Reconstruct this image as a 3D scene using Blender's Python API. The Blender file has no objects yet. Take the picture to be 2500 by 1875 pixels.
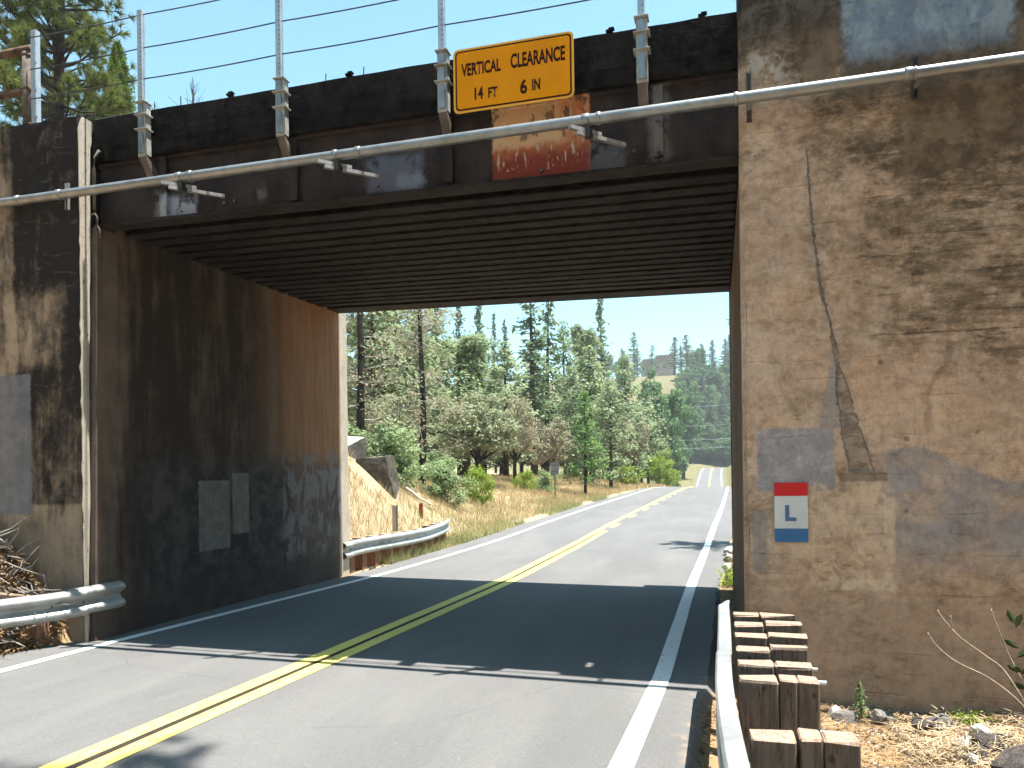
import bpy, bmesh, math, random
import numpy as np
from mathutils import Vector, Matrix
R = math.radians
random.seed(7); RNG = np.random.default_rng(7)
scene = bpy.context.scene

# ------------------------------------------------------------------ camera
CAM = Vector((6.818, -7.190, 1.841)); YAW = -0.2638; ROLL = -0.0139; FPX = 1854.2 / 2500.0
cd = bpy.data.cameras.new('camera'); cam = bpy.data.objects.new('camera', cd)
scene.collection.objects.link(cam); scene.camera = cam
cd.sensor_fit = 'HORIZONTAL'; cd.sensor_width = 36.0; cd.lens = 36.0 * FPX
cd.shift_y = (1168.35 - 937.5) / 2500.0; cd.clip_start = 0.05; cd.clip_end = 5000
fw = Vector((math.sin(YAW), math.cos(YAW), 0)); rt = Vector((math.cos(YAW), -math.sin(YAW), 0)); up = Vector((0, 0, 1))
r2 = rt * math.cos(ROLL) + up * math.sin(ROLL); u2 = -rt * math.sin(ROLL) + up * math.cos(ROLL)
cam.matrix_world = Matrix(((r2.x, u2.x, -fw.x, CAM.x), (r2.y, u2.y, -fw.y, CAM.y), (r2.z, u2.z, -fw.z, CAM.z), (0, 0, 0, 1)))

# ------------------------------------------------------------------ sky, sun, exposure
SUN = Vector((0.27, 0.014, 1.0)).normalized()
world = bpy.data.worlds.new('World'); scene.world = world; world.use_nodes = True
wn = world.node_tree; bg = wn.nodes['Background']; sky = wn.nodes.new('ShaderNodeTexSky')
sky.sky_type = 'NISHITA'; sky.sun_disc = False
sky.sun_elevation = math.asin(SUN.z); sky.sun_rotation = math.atan2(SUN.x, SUN.y)
sky.altitude = 700; sky.air_density = 1.25; sky.dust_density = 0.7; sky.ozone_density = 1.2
tint = wn.nodes.new('ShaderNodeMix'); tint.data_type = 'RGBA'; tint.blend_type = 'MULTIPLY'; tint.inputs[0].default_value = 1; tint.inputs[7].default_value = (.86, 1.20, 1.06, 1)
wn.links.new(sky.outputs[0], tint.inputs[6]); wn.links.new(tint.outputs[2], bg.inputs[0]); bg.inputs[1].default_value = 0.085
sl = bpy.data.lights.new('sun', 'SUN'); so = bpy.data.objects.new('sun', sl); scene.collection.objects.link(so)
sl.energy = 5.0; sl.angle = R(0.5); sl.color = (1.0, 0.955, 0.88)
so.rotation_euler = (-SUN).to_track_quat('-Z', 'Y').to_euler()
scene.view_settings.view_transform = 'Standard'; scene.view_settings.look = 'None'
scene.view_settings.exposure = 1.6; scene.view_settings.gamma = 1.0
scene.cycles.use_denoising = True; scene.cycles.max_bounces = 5; scene.cycles.diffuse_bounces = 3; scene.cycles.use_adaptive_sampling = True; scene.cycles.adaptive_threshold = .025; scene.cycles.adaptive_min_samples = 16
scene.cycles.transparent_max_bounces = 6; scene.cycles.sample_clamp_indirect = 6

# ------------------------------------------------------------------ object helpers
COL = scene.collection
OFF = {}
def tag(o, label=None, cat=None, group=None, kind=None):
    if label: o['label'] = label
    if cat: o['category'] = cat
    if group: o['group'] = group
    if kind: o['kind'] = kind
    return o
def thing(name, label, cat, loc=(0, 0, 0), group=None):
    o = bpy.data.objects.new(name, None); COL.objects.link(o); o.location = loc; o.empty_display_size = .2
    OFF[o.name] = Vector(loc); return tag(o, label, cat, group)
def link(name, me, mat=None, parent=None):
    o = bpy.data.objects.new(name, me); COL.objects.link(o)
    if mat is not None and len(me.materials) == 0: me.materials.append(mat)
    if parent is not None:
        o.parent = parent; o.location = -OFF.get(parent.name, Vector((0, 0, 0)))
    OFF[o.name] = Vector((0, 0, 0)); return o
def obj(name, bm, mat, parent=None, smooth=False):
    me = bpy.data.meshes.new(name); bmesh.ops.recalc_face_normals(bm, faces=bm.faces); bm.to_mesh(me); bm.free()
    if smooth:
        for p_ in me.polygons: p_.use_smooth = True
    return link(name, me, mat, parent)
def B(): return bmesh.new()
def box(bm, x0, x1, y0, y1, z0, z1, bev=0.0, seg=1):
    vs = [bm.verts.new((x, y, z)) for x in (x0, x1) for y in (y0, y1) for z in (z0, z1)]
    fs = [bm.faces.new([vs[i] for i in q]) for q in ((0, 1, 3, 2), (4, 6, 7, 5), (0, 4, 5, 1), (2, 3, 7, 6), (0, 2, 6, 4), (1, 5, 7, 3))]
    if bev > 0:
        es = list({e for f in fs for e in f.edges}); bmesh.ops.bevel(bm, geom=es, offset=bev, segments=seg, affect='EDGES', profile=.6)
    return bm
def prism(bm, poly, a, b, axis='y'):
    def P(u, v, t): return {'y': (u, t, v), 'x': (t, u, v), 'z': (u, v, t)}[axis]
    A = [bm.verts.new(P(u, v, a)) for u, v in poly]; C = [bm.verts.new(P(u, v, b)) for u, v in poly]
    n = len(poly); bm.faces.new(A); bm.faces.new(C[::-1])
    for i in range(n): bm.faces.new((A[i], A[(i + 1) % n], C[(i + 1) % n], C[i]))
    return bm
def tube(bm, pts, rad, seg=10, caps=True):
    pts = [Vector(p) for p in pts]; rads = rad if hasattr(rad, '__len__') else [rad] * len(pts); rings = []
    ref = Vector((0, 0, 1))
    for i, p in enumerate(pts):
        t = (pts[min(i + 1, len(pts) - 1)] - pts[max(i - 1, 0)]).normalized()
        a = t.cross(ref) if abs(t.dot(ref)) < .98 else t.cross(Vector((1, 0, 0)))
        a.normalize(); b = a.cross(t)
        rings.append([bm.verts.new(p + (a * math.cos(2 * math.pi * k / seg) + b * math.sin(2 * math.pi * k / seg)) * rads[i]) for k in range(seg)])
    for i in range(len(rings) - 1):
        for k in range(seg): bm.faces.new((rings[i][k], rings[i][(k + 1) % seg], rings[i + 1][(k + 1) % seg], rings[i + 1][k]))
    if caps: bm.faces.new(rings[0][::-1]); bm.faces.new(rings[-1])
    return bm
def sweep(bm, path, prof, close=False):
    """profile (outward, up) swept along an xy path of (x,y,z,nx,ny)"""
    rings = [[bm.verts.new((x + nx * u, y + ny * u, z + v)) for u, v in prof] for x, y, z, nx, ny in path]
    for a, b in zip(rings[:-1], rings[1:]):
        m = len(prof)
        for k in range(m if close else m - 1): bm.faces.new((a[k], a[(k + 1) % m], b[(k + 1) % m], b[k]))
    return bm
def quads(name, V, nper, mat, parent=None, smooth=False):
    """V: (n*nper,3) numpy vertices, consecutive nper form one face"""
    V = np.asarray(V, np.float32).reshape(-1, 3); n = len(V) // nper
    me = bpy.data.meshes.new(name); me.vertices.add(len(V)); me.vertices.foreach_set('co', V.ravel())
    me.loops.add(len(V)); me.loops.foreach_set('vertex_index', np.arange(len(V), dtype=np.int32))
    me.polygons.add(n); me.polygons.foreach_set('loop_start', np.arange(0, len(V), nper, dtype=np.int32))
    me.update(calc_edges=True); me.materials.append(mat); me.validate()
    return me

# ------------------------------------------------------------------ material helpers
class M:
    def __init__(s, name, rough=.85, spec=.3, metal=0.0):
        s.m = bpy.data.materials.new(name); s.m.use_nodes = True; s.t = s.m.node_tree; s.b = s.t.nodes['Principled BSDF']
        s.b.inputs['Roughness'].default_value = rough; s.b.inputs['Specular IOR Level'].default_value = spec; s.b.inputs['Metallic'].default_value = metal
        tc = s.t.nodes.new('ShaderNodeTexCoord'); s.P = tc.outputs['Object']
        sx = s.t.nodes.new('ShaderNodeSeparateXYZ'); s.t.links.new(s.P, sx.inputs[0]); s.x, s.y, s.z = sx.outputs
    def put(s, sock, v):
        if isinstance(v, bpy.types.NodeSocket): s.t.links.new(v, sock)
        elif isinstance(v, tuple) and len(v) == 3 and sock.type == 'RGBA': sock.default_value = (*v, 1)
        else: sock.default_value = v
    def op(s, o, a, b=0.0, clamp=False):
        n = s.t.nodes.new('ShaderNodeMath'); n.operation = o; n.use_clamp = clamp; s.put(n.inputs[0], a); s.put(n.inputs[1], b); return n.outputs[0]
    def add(s, a, b): return s.op('ADD', a, b)
    def sub(s, a, b): return s.op('SUBTRACT', a, b)
    def mul(s, a, b): return s.op('MULTIPLY', a, b)
    def mx(s, a, b): return s.op('MAXIMUM', a, b)
    def mn(s, a, b): return s.op('MINIMUM', a, b)
    def ab(s, a): return s.op('ABSOLUTE', a)
    def sm(s, v, a, b, lo=0.0, hi=1.0):
        n = s.t.nodes.new('ShaderNodeMapRange'); n.interpolation_type = 'SMOOTHSTEP'; s.put(n.inputs['Value'], v)
        n.inputs['From Min'].default_value = a; n.inputs['From Max'].default_value = b; n.inputs['To Min'].default_value = lo; n.inputs['To Max'].default_value = hi
        return n.outputs[0]
    def vec(s, sc=(1, 1, 1), of=(0, 0, 0)):
        n = s.t.nodes.new('ShaderNodeMapping'); s.put(n.inputs[0], s.P); n.inputs['Scale'].default_value = sc; n.inputs['Location'].default_value = of; return n.outputs[0]
    def noise(s, scale, detail=4, rough=.55, dist=0.0, sc=None, of=(0, 0, 0)):
        n = s.t.nodes.new('ShaderNodeTexNoise'); s.put(n.inputs['Vector'], s.vec(sc or (1, 1, 1), of) if (sc or any(of)) else s.P)
        n.inputs['Scale'].default_value = scale; n.inputs['Detail'].default_value = detail; n.inputs['Roughness'].default_value = rough; n.inputs['Distortion'].default_value = dist
        return n.outputs['Fac']
    def voro(s, scale, feat='F1', sc=None):
        n = s.t.nodes.new('ShaderNodeTexVoronoi'); n.feature = feat; s.put(n.inputs['Vector'], s.vec(sc) if sc else s.P); n.inputs['Scale'].default_value = scale
        return n.outputs['Distance']
    def curve(s, v, pts, lo, hi):
        """piecewise function of v in [lo,hi] -> value in [0,1] float curve"""
        n = s.t.nodes.new('ShaderNodeFloatCurve'); cv = n.mapping.curves[0]
        P_ = [((a - lo) / (hi - lo), b) for a, b in pts]
        cv.points[0].location = P_[0]; cv.points[1].location = P_[-1]
        for q in P_[1:-1]: cv.points.new(*q)
        for q in cv.points: q.handle_type = 'VECTOR'
        n.mapping.update(); s.put(n.inputs['Value'], s.op('DIVIDE', s.sub(v, lo), hi - lo, True)); return n.outputs[0]
    def mix(s, f, a, b, mode='MIX'):
        n = s.t.nodes.new('ShaderNodeMix'); n.data_type = 'RGBA'; n.blend_type = mode; s.put(n.inputs[0], f); s.put(n.inputs[6], a); s.put(n.inputs[7], b); return n.outputs[2]
    def rect(s, u, v, u0, u1, v0, v1, soft=.02, wob=None):
        if wob is not None: u = s.add(u, wob); v = s.add(v, wob)
        a = s.mul(s.sm(u, u0 - soft, u0 + soft), s.sm(u, u1 - soft, u1 + soft, 1, 0)); b = s.mul(s.sm(v, v0 - soft, v0 + soft), s.sm(v, v1 - soft, v1 + soft, 1, 0))
        return s.mul(a, b)
    def bump(s, h, strength=.4, dist=.01):
        n = s.t.nodes.new('ShaderNodeBump'); n.inputs['Strength'].default_value = strength; n.inputs['Distance'].default_value = dist; s.put(n.inputs['Height'], h)
        s.t.links.new(n.outputs[0], s.b.inputs['Normal']); return s
    def col(s, c): s.put(s.b.inputs['Base Color'], c); return s
    def orand(s):
        n = s.t.nodes.new('ShaderNodeObjectInfo'); return n.outputs['Random']
def flat(name, c, rough=.7, spec=.3, metal=0.0, var=.25, scale=14, bump=.15):
    m = M(name, rough, spec, metal); n = m.noise(scale, 5, .6); n2 = m.noise(scale * .2, 3, .6)
    k = m.add(m.sm(n, .3, .75, 1 - var, 1 + var * .5), m.sm(n2, .35, .7, -var * .6, var * .4))
    m.col(m.mix(1.0, c, m.mix(k, (0, 0, 0), (1, 1, 1)), 'MULTIPLY'))
    if bump: m.bump(n, bump, .006)
    return m.m

# ------------------------------------------------------------------ concrete, steel and paint
def concrete_base(m, a=(.52, .38, .28), b=(.66, .505, .385), c=(.43, .32, .235)):
    n = m.noise(1.7, 5, .62, .3); n2 = m.noise(5.5, 6, .6); g = m.noise(60, 4, .7)
    col = m.mix(m.sm(n, .35, .66), a, b); col = m.mix(m.sm(n2, .52, .72, 0, .6), col, c)
    col = m.mix(m.sm(g, .3, .7, .25, 0), col, (.14, .11, .09)); return col, n2, g
def boards(m, step=.17):
    w = m.noise(1.3, 3, .5, 0, (1, 1, 6)); v = m.add(m.mul(m.z, 1 / step), m.mul(w, .5))
    f = m.ab(m.sub(m.op('FRACT', v), .5)); brk = m.noise(2.2, 4, .6, 0, (1, 1, 3), (3, 1, 2))
    return m.mul(m.sm(f, .44, .5), m.sm(brk, .45, .62))

def mat_right_wing():
    m = M('right_wing_concrete', .92, .15); col, n2, g = concrete_base(m)
    wob = m.mul(m.sub(m.noise(9, 5, .65), .5), .16); wobs = m.mul(m.sub(m.noise(30, 4, .7), .5), .05); x, z = m.x, m.z
    ruddy = m.noise(.9, 4, .6, .4, (1, 1, 1), (5, 0, 1)); col = m.mix(m.sm(ruddy, .45, .65, 0, .55), col, (.62, .40, .27))
    bl = boards(m)
    s1 = m.noise(7, 6, .68, .5, (1, 1, 1.5), (9, 0, 3)); s2 = m.noise(2.4, 6, .66, .6, (1.6, 1, .8), (3, 0, 8)); s3 = m.noise(13, 5, .6, 0, (1.5, 1, .12), (1, 0, 2))
    col = m.mix(m.mul(m.sm(s1, .50, .62), m.sm(s2, .42, .6, .15, .65)), col, (.34, .245, .165)); col = m.mix(m.sm(s1, .36, .46, .45, 0), col, (.68, .55, .43)); col = m.mix(m.sm(s3, .52, .7, 0, .3), col, (.38, .28, .20)); col = m.mix(m.sm(s2, .56, .7, 0, .35), col, (.42, .35, .29))
    # lower zone: smoother grey brown
    low = m.sm(m.add(z, m.mul(wob, 2.0)), .55, 1.15, .85, 0); col = m.mix(low, col, (.42, .305, .225))
    # mould: heavy near the top, and in a broad field to the right with board marks
    hn = m.add(m.mul(m.noise(3.0, 6, .68, .4, (.75, 1, 1.15)), .6), m.mul(m.noise(1.1, 5, .6, .2, (1, 1, .8), (2, 4, 7)), .45))
    hb = m.noise(4.5, 6, .7, .2, (.5, 1, 3.2), (1, 1, 5))
    top = m.mul(m.sm(z, 4.75, 6.0), .30); fld = m.mul(m.mul(m.sm(x, 7.75, 8.7), m.sm(z, 2.35, 3.1)), m.sm(z, 4.7, 5.4, 1, .6))
    mid = m.mul(m.mul(m.sm(x, 7.5, 7.75), m.sm(z, 4.2, 4.6)), .13)
    mv = m.add(m.add(m.add(hn, top), m.mul(fld, .165)), m.add(m.mul(m.mul(fld, m.sub(hb, .5)), .55), m.add(mid, m.mul(m.mul(bl, fld), .12))))
    mv = m.add(mv, m.mul(m.sub(m.noise(15, 6, .75, .5, (.7, 1, 1.3)), .5), .52)); mould = m.sm(mv, .57, .78); mould2 = m.sm(mv, .46, .68)
    col = m.mix(m.mul(mould2, .5), col, (.23, .165, .10)); col = m.mix(m.mul(mould, .82), col, m.mix(m.sm(n2, .4, .6), (.05, .038, .027), (.16, .118, .078)))
    # dark drips at the very top, pale flakes under them
    dr = m.noise(7, 5, .6, 0, (1.6, 1, .28)); col = m.mix(m.mul(m.sm(m.add(z, m.mul(dr, .9)), 5.75, 6.5), .85), col, (.045, .04, .036))
    fl = m.mul(m.sm(m.noise(8, 6, .6, .5), .5, .56), m.rect(x, z, 7.12, 7.42, 5.24, 5.6, .05, wob)); col = m.mix(m.mul(fl, .8), col, (.46, .41, .36))
    # blue paint, upper middle
    bp = m.rect(x, z, 7.93, 9.22, 5.36, 9.0, .05, m.mul(wob, 1.6)); bt = m.noise(4, 6, .65, .3, (1.4, 1, .8), (7, 2, 1))
    bp = m.mul(bp, m.sm(z, 5.3, 5.62, .35, 1)); bc = m.mix(m.sm(bt, .4, .6), (.20, .29, .40), (.33, .44, .54)); col = m.mix(m.mul(bp, .85), col, bc)
    # grey over-paint patches
    gn = m.noise(7, 5, .65); gc = m.mix(m.sm(gn, .42, .62), (.27, .27, .31), (.37, .36, .39)); gc = m.mix(m.sm(gn, .64, .68), gc, (.52, .50, .50))
    col = m.mix(m.mul(m.rect(x, z, 7.165, 7.80, 1.70, 2.245, .012, wobs), .9), col, gc)
    col = m.mix(m.mul(m.rect(x, z, 7.12, 7.24, .98, 1.52, .03, wob), .7), col, (.24, .235, .24))
    arch = m.curve(x, [(7.9, .0), (8.05, .68), (8.5, .72), (8.8, .55), (9.1, .42), (9.6, .40)], 7.9, 9.6)
    gb = m.mul(m.sm(m.sub(m.add(1.35, arch), m.add(z, wobs)), -.02, .03), m.mul(m.sm(m.add(z, m.mul(wob, 3)), .85, 1.25), m.sm(m.add(x, m.mul(wob, 1.5)), 8.05, 8.3)))
    gb = m.mul(gb, m.sm(m.noise(2.3, 5, .6, .5, (1, 1, 1.4)), .33, .56, .25, .9)); col = m.mix(gb, col, m.mix(m.sm(gn, .4, .6), (.25, .235, .25), (.33, .315, .325)))
    # paler scraped area under the marker
    pa = m.mul(m.rect(x, z, 7.55, 8.27, .84, 1.75, .04, wob), m.sm(m.noise(5.5, 5, .66, .6), .46, .56)); col = m.mix(m.mul(pa, .85), col, (.62, .48, .345))
    pe = m.mul(m.mx(m.rect(x, z, 8.19, 8.27, .84, 1.7, .012, wobs), m.rect(x, z, 7.85, 8.27, .84, .93, .015, wobs)), m.sm(gn, .38, .55)); col = m.mix(m.mul(pe, .8), col, (.66, .53, .40))
    # the long crack: a line at the top, opening into a spall lower down
    cx = m.add(7.4, m.curve(z, [(1.86, .62), (2.25, .53), (2.54, .48), (2.75, .45), (3.15, .385), (3.55, .30), (3.83, .27), (4.27, .23), (4.63, .22), (4.8, .2)], 1.86, 4.8))
    cw = m.curve(z, [(1.86, .10), (2.1, .085), (2.25, .07), (2.4, .055), (2.6, .045), (2.75, .014), (3.0, .018), (3.15, .006), (3.4, .009), (3.9, .006), (4.5, .005), (4.8, 0)], 1.86, 4.8)
    dx = m.ab(m.sub(m.add(x, m.add(m.mul(wobs, 1.5), m.mul(wob, .40))), cx)); inz = m.mul(m.sm(z, 1.84, 1.88), m.sm(z, 4.6, 4.8, 1, 0))
    halo = m.mul(m.sm(m.sub(dx, cw), .0, .05, 1, 0), inz); col = m.mix(m.mul(m.mul(halo, m.sm(g, .35, .6)), .6), col, (.34, .30, .27))
    mort = m.mul(m.mul(m.sm(m.sub(cx, x), .0, .03), m.sm(m.sub(m.sub(cx, x), m.curve(z, [(2.2, .26), (2.5, .16), (2.8, .05), (3.2, 0)], 2.2, 3.2)), -.01, .02, 1, 0)), m.rect(x, z, 7.4, 8.2, 2.24, 2.95, .02)); col = m.mix(m.mul(mort, .8), col, (.33, .30, .29))
    crack = m.mul(m.sm(m.sub(dx, cw), -.008, .006, 1, 0), inz); col = m.mix(m.mul(crack, .75), col, m.mix(m.sm(s1, .42, .56), (.13, .10, .08), (.34, .28, .23)))
    ledge = m.rect(x, z, 7.84, 8.22, 1.775, 1.855, .008, wobs); col = m.mix(m.mul(ledge, .5), col, (.09, .065, .05))
    # ragged second crack on the right and small rust holes
    c2 = m.add(8.3, m.curve(z, [(1.95, .22), (2.2, .25), (2.5, .22), (2.8, .40), (3.1, .42)], 1.95, 3.1))
    k2 = m.mul(m.sm(m.ab(m.sub(m.add(x, wob), c2)), .012, .045, 1, 0), m.rect(x, z, 8.2, 9, 2.2, 2.95, .05)); col = m.mix(m.mul(k2, .35), col, (.07, .055, .035))
    hs = m.sm(m.voro(2.3), .03, .075, 1, 0); col = m.mix(m.mul(hs, .6), col, (.09, .055, .03))
    col = m.mix(m.mul(m.mul(bl, m.sm(s1, .42, .58, 0, 1)), .22), col, (.15, .11, .08))
    q1 = m.noise(6, 6, .7, .4, (1, 1, 1), (2, 2, 6)); q2 = m.noise(19, 5, .7, .2, (1, 1, .7), (4, 1, 1)); kq = m.add(m.sm(q1, .3, .7, .46, .74), m.sm(q2, .3, .7, .20, .46)); col = m.mix(1.0, col, m.mix(kq, (0, 0, 0), (1.12, 1.10, 1.08)), 'MULTIPLY'); tz = m.mul(m.sm(z, 5.3, 6.1), m.sm(q1, .46, .60)); col = m.mix(m.mul(tz, .5), col, (.20, .17, .15))
    m.col(col); h = m.add(m.mul(g, .25), m.add(m.mul(n2, .5), m.mul(m.add(m.mul(crack, .5), m.mul(bl, .15)), -1.6))); m.bump(h, .9, .035); return m.m

def mat_left_wing():
    m = M('left_wing_concrete', .92, .15); col, n2, g = concrete_base(m, (.30, .225, .155), (.44, .34, .235), (.2, .155, .11)); x, z = m.x, m.z
    wob = m.mul(m.sub(m.noise(9, 5, .65), .5), .16); wobs = m.mul(m.sub(m.noise(26, 4, .7), .5), .06)
    v = m.add(m.mul(m.noise(2.2, 5, .66, .3, (1.2, 1, .8)), .7), m.mul(m.noise(9, 5, .6, 0, (1.5, 1, .2)), .35))
    inner = m.rect(x, z, -1.02, .2, 1.62, 7, .03, wobs); up_ = m.sm(z, 1.6, 3.6, -.02, .16); pale = m.add(m.mul(m.rect(x, z, -1.1, -.3, 3.2, 4.05, .1, wob), .25), m.mul(m.rect(x, z, -9, -.98, 3.0, 5.6, .04, wobs), .12))
    mv = m.sub(m.add(m.add(v, up_), m.mul(inner, .14)), pale)
    mv = m.add(mv, m.mul(m.sub(m.noise(13, 5, .7, .4, (1, 1, .7)), .5), .34)); col = m.mix(m.mul(m.sm(mv, .40, .66), .65), col, (.13, .10, .075)); col = m.mix(m.mul(m.sm(mv, .50, .82), .97), col, (.018, .016, .016))
    gp = m.rect(x, z, -9, -.79, 1.5, 3.12, .02, wobs); col = m.mix(m.mul(gp, .85), col, m.mix(m.sm(n2, .4, .6), (.15, .155, .17), (.20, .20, .215)))
    lo = m.sm(m.add(z, wob), 1.25, 1.6, .6, 0); col = m.mix(lo, col, (.20, .155, .12))
    lk = m.mul(m.sm(m.noise(6, 5, .6, .8, (.6, 1, 3)), .60, .66), m.sm(z, 2.0, 3.2)); col = m.mix(m.mul(lk, .12), col, (.33, .31, .28))
    m.col(col); m.bump(m.add(m.mul(g, .3), n2), .45, .015); return m.m

def mat_end_face():
    m = M('pale_weathered_concrete', .9, .15); n = m.noise(4, 7, .65, .3, (1, 1, .5)); g = m.noise(50, 4, .7); pit = m.sm(m.noise(22, 5, .65, .4), .6, .68)
    col = m.mix(m.sm(n, .35, .65), (.40, .36, .30), (.52, .47, .39)); col = m.mix(m.mul(pit, .8), col, (.12, .10, .085)); col = m.mix(m.sm(g, .3, .65, .3, 0), col, (.2, .17, .14))
    m.col(col); m.bump(m.sub(m.mul(g, .4), pit), .6, .02); return m.m

def mat_tunnel(left=True):
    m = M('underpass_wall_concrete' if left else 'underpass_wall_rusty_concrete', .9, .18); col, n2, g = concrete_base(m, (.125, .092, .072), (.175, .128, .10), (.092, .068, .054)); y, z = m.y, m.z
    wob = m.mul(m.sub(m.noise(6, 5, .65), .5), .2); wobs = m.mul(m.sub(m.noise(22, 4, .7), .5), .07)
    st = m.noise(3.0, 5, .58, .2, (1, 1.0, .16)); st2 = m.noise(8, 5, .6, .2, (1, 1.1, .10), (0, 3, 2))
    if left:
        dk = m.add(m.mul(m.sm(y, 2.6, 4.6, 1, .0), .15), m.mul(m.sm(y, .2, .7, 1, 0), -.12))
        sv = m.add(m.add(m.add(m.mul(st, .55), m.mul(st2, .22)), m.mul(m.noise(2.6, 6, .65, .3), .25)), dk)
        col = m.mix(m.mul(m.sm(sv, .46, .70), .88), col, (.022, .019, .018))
        br = m.mul(m.sm(m.add(y, m.add(m.mul(wob, 1.5), m.mul(m.sub(st, .5), 2.2))), 2.7, 4.7), m.sm(m.add(z, m.mul(wob, 2)), 1.7, 2.6)); col = m.mix(m.mul(br, .75), col, m.mix(m.sm(st2, .4, .6), (.24, .112, .052), (.31, .165, .088)))  # brown glow reflected near the far end, put into the wall colour
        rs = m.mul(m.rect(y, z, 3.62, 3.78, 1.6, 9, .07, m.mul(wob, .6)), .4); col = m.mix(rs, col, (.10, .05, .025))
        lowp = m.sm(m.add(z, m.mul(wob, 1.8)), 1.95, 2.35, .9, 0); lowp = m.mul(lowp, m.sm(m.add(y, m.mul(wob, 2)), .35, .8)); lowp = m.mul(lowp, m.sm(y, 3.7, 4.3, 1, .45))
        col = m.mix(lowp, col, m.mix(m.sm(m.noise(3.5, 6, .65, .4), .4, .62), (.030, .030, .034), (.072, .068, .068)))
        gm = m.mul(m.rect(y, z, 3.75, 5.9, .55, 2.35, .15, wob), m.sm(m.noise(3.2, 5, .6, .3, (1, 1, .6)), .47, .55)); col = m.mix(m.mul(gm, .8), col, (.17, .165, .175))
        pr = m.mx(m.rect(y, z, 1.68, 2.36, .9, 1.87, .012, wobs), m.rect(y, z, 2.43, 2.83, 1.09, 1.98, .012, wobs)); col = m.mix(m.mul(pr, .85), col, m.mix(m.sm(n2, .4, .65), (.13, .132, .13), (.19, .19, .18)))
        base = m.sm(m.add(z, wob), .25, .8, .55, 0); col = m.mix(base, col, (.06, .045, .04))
    else:
        col = m.mix(m.sm(y, .35, .7), col, m.mix(m.sm(st, .4, .62), (.10, .07, .05), (.20, .13, .085))); col = m.mix(m.mul(m.sm(y, .3, .5, 1, 0), .7), col, (.33, .23, .12))
    m.col(col); m.bump(m.add(m.mul(g, .3), n2), .4, .015); return m.m

def mat_girder():
    m = M('rusted_black_girder_steel', .78, .25); x, z = m.x, m.z
    n = m.noise(3, 7, .62, .3); g = m.noise(40, 4, .7); st = m.noise(8, 5, .6, 0, (1.4, 1, .15))
    col = m.mix(m.sm(n, .35, .65), (.017, .012, .011), (.042, .029, .024)); col = m.mix(m.sm(st, .5, .7, 0, .5), col, (.009, .007, .007)); col = m.mix(m.sm(g, .6, .72, 0, .25), col, (.07, .05, .04))
    wob = m.mul(m.sub(m.noise(7, 5, .65), .5), .16); wobs = m.mul(m.sub(m.noise(24, 5, .7), .5), .06)
    # old rust-red painted panel with worn paint
    pan = m.rect(x, z, 4.70, 5.68, 4.66, 5.64, .012, wobs)
    pn = m.noise(5, 6, .65, .4, (1, 1, .7)); pc = m.mix(m.sm(m.add(z, m.mul(wob, 1.2)), 4.95, 5.22), (.20, .038, .022), m.mix(m.sm(pn, .4, .6), (.48, .15, .055), (.58, .27, .12)))
    tan = m.mul(m.sm(m.add(z, m.mul(wob, 1.3)), 5.08, 5.16), m.sm(m.add(x, m.mul(wob, 1.5)), 5.32, 5.5, 1, 0)); pc = m.mix(m.mul(tan, .8), pc, (.60, .40, .22))
    chip = m.sm(m.noise(9, 6, .65, .5, (1, 1, .45)), .56, .6); pc = m.mix(m.mul(chip, m.sm(z, 4.85, 5.3, .2, .75)), pc, (.06, .035, .025)); pc = m.mix(m.mul(m.sm(m.noise(13, 5, .6, .5, (1.5, 1, .35)), .60, .63), m.sm(z, 4.85, 5.0)), pc, (.42, .33, .24))
    col = m.mix(pan, col, pc)
    wt = m.noise(4.5, 6, .6, .4)
    for (a, b, c, d, k, cc) in ((.83, 1.24, 4.74, 5.07, .8, (.36, .38, .43)), (3.32, 3.95, 4.82, 5.2, .5, (.17, .19, .25)), (3.68, 3.95, 4.84, 5.0, .5, (.24, .27, .33)), (5.68, 6.0, 4.72, 5.08, .35, (.20, .23, .26)), (6.24, 6.42, 4.8, 5.5, .5, (.24, .22, .20)), (.7, .82, 4.8, 5.15, .5, (.28, .26, .22)), (2.05, 2.12, 4.92, 5.07, .45, (.25, .26, .28))):
        col = m.mix(m.mul(m.mul(m.rect(x, z, a, b, c, d, .05, wob), m.sm(wt, .36, .5)), k), col, cc)
    m.col(col); m.bump(m.add(m.mul(g, .4), n), .35, .008); return m.m

RIGHT_WING = mat_right_wing(); LEFT_WING = mat_left_wing(); END_FACE = mat_end_face(); TUN_L = mat_tunnel(True); TUN_R = mat_tunnel(False); GIRDER = mat_girder()
SOFFIT = flat('sooty_soffit_steel', (.030, .023, .021), .85, .2, 0, .45, 6, .3)
DECK = flat('black_stained_deck_edge', (.015, .012, .011), .9, .15, 0, .7, 7, .9)
DECKTOP = flat('weathered_deck_concrete', (.22, .20, .18), .95, .1, 0, .4, 8, .5)
GALV = flat('galvanised_steel', (.50, .52, .54), .42, .5, .55, .18, 18, .08)
GALV_OLD = flat('dull_grey_painted_steel', (.40, .39, .36), .6, .35, .1, .3, 12, .2)
PIPE = flat('pale_galvanised_pipe', (.30, .315, .32), .36, .5, .55, .22, 7, .05)
STRUT = flat('galvanised_strut_channel', (.36, .35, .35), .5, .5, .4, .25, 30, .1)
DARKSTEEL = flat('dark_clamp_steel', (.07, .065, .065), .6, .4, .3, .3, 20, .1)
CABLE = flat('dark_wire_rope', (.06, .065, .07), .6, .4, .4, .2, 60, .1)
RUSTY = flat('rusty_handrail_pipe', (.20, .13, .085), .85, .2, .1, .5, 9, .4)
STAINED = flat('stained_grey_post_paint', (.16, .13, .11), .8, .2, .0, .4, 7, .3)
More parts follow.
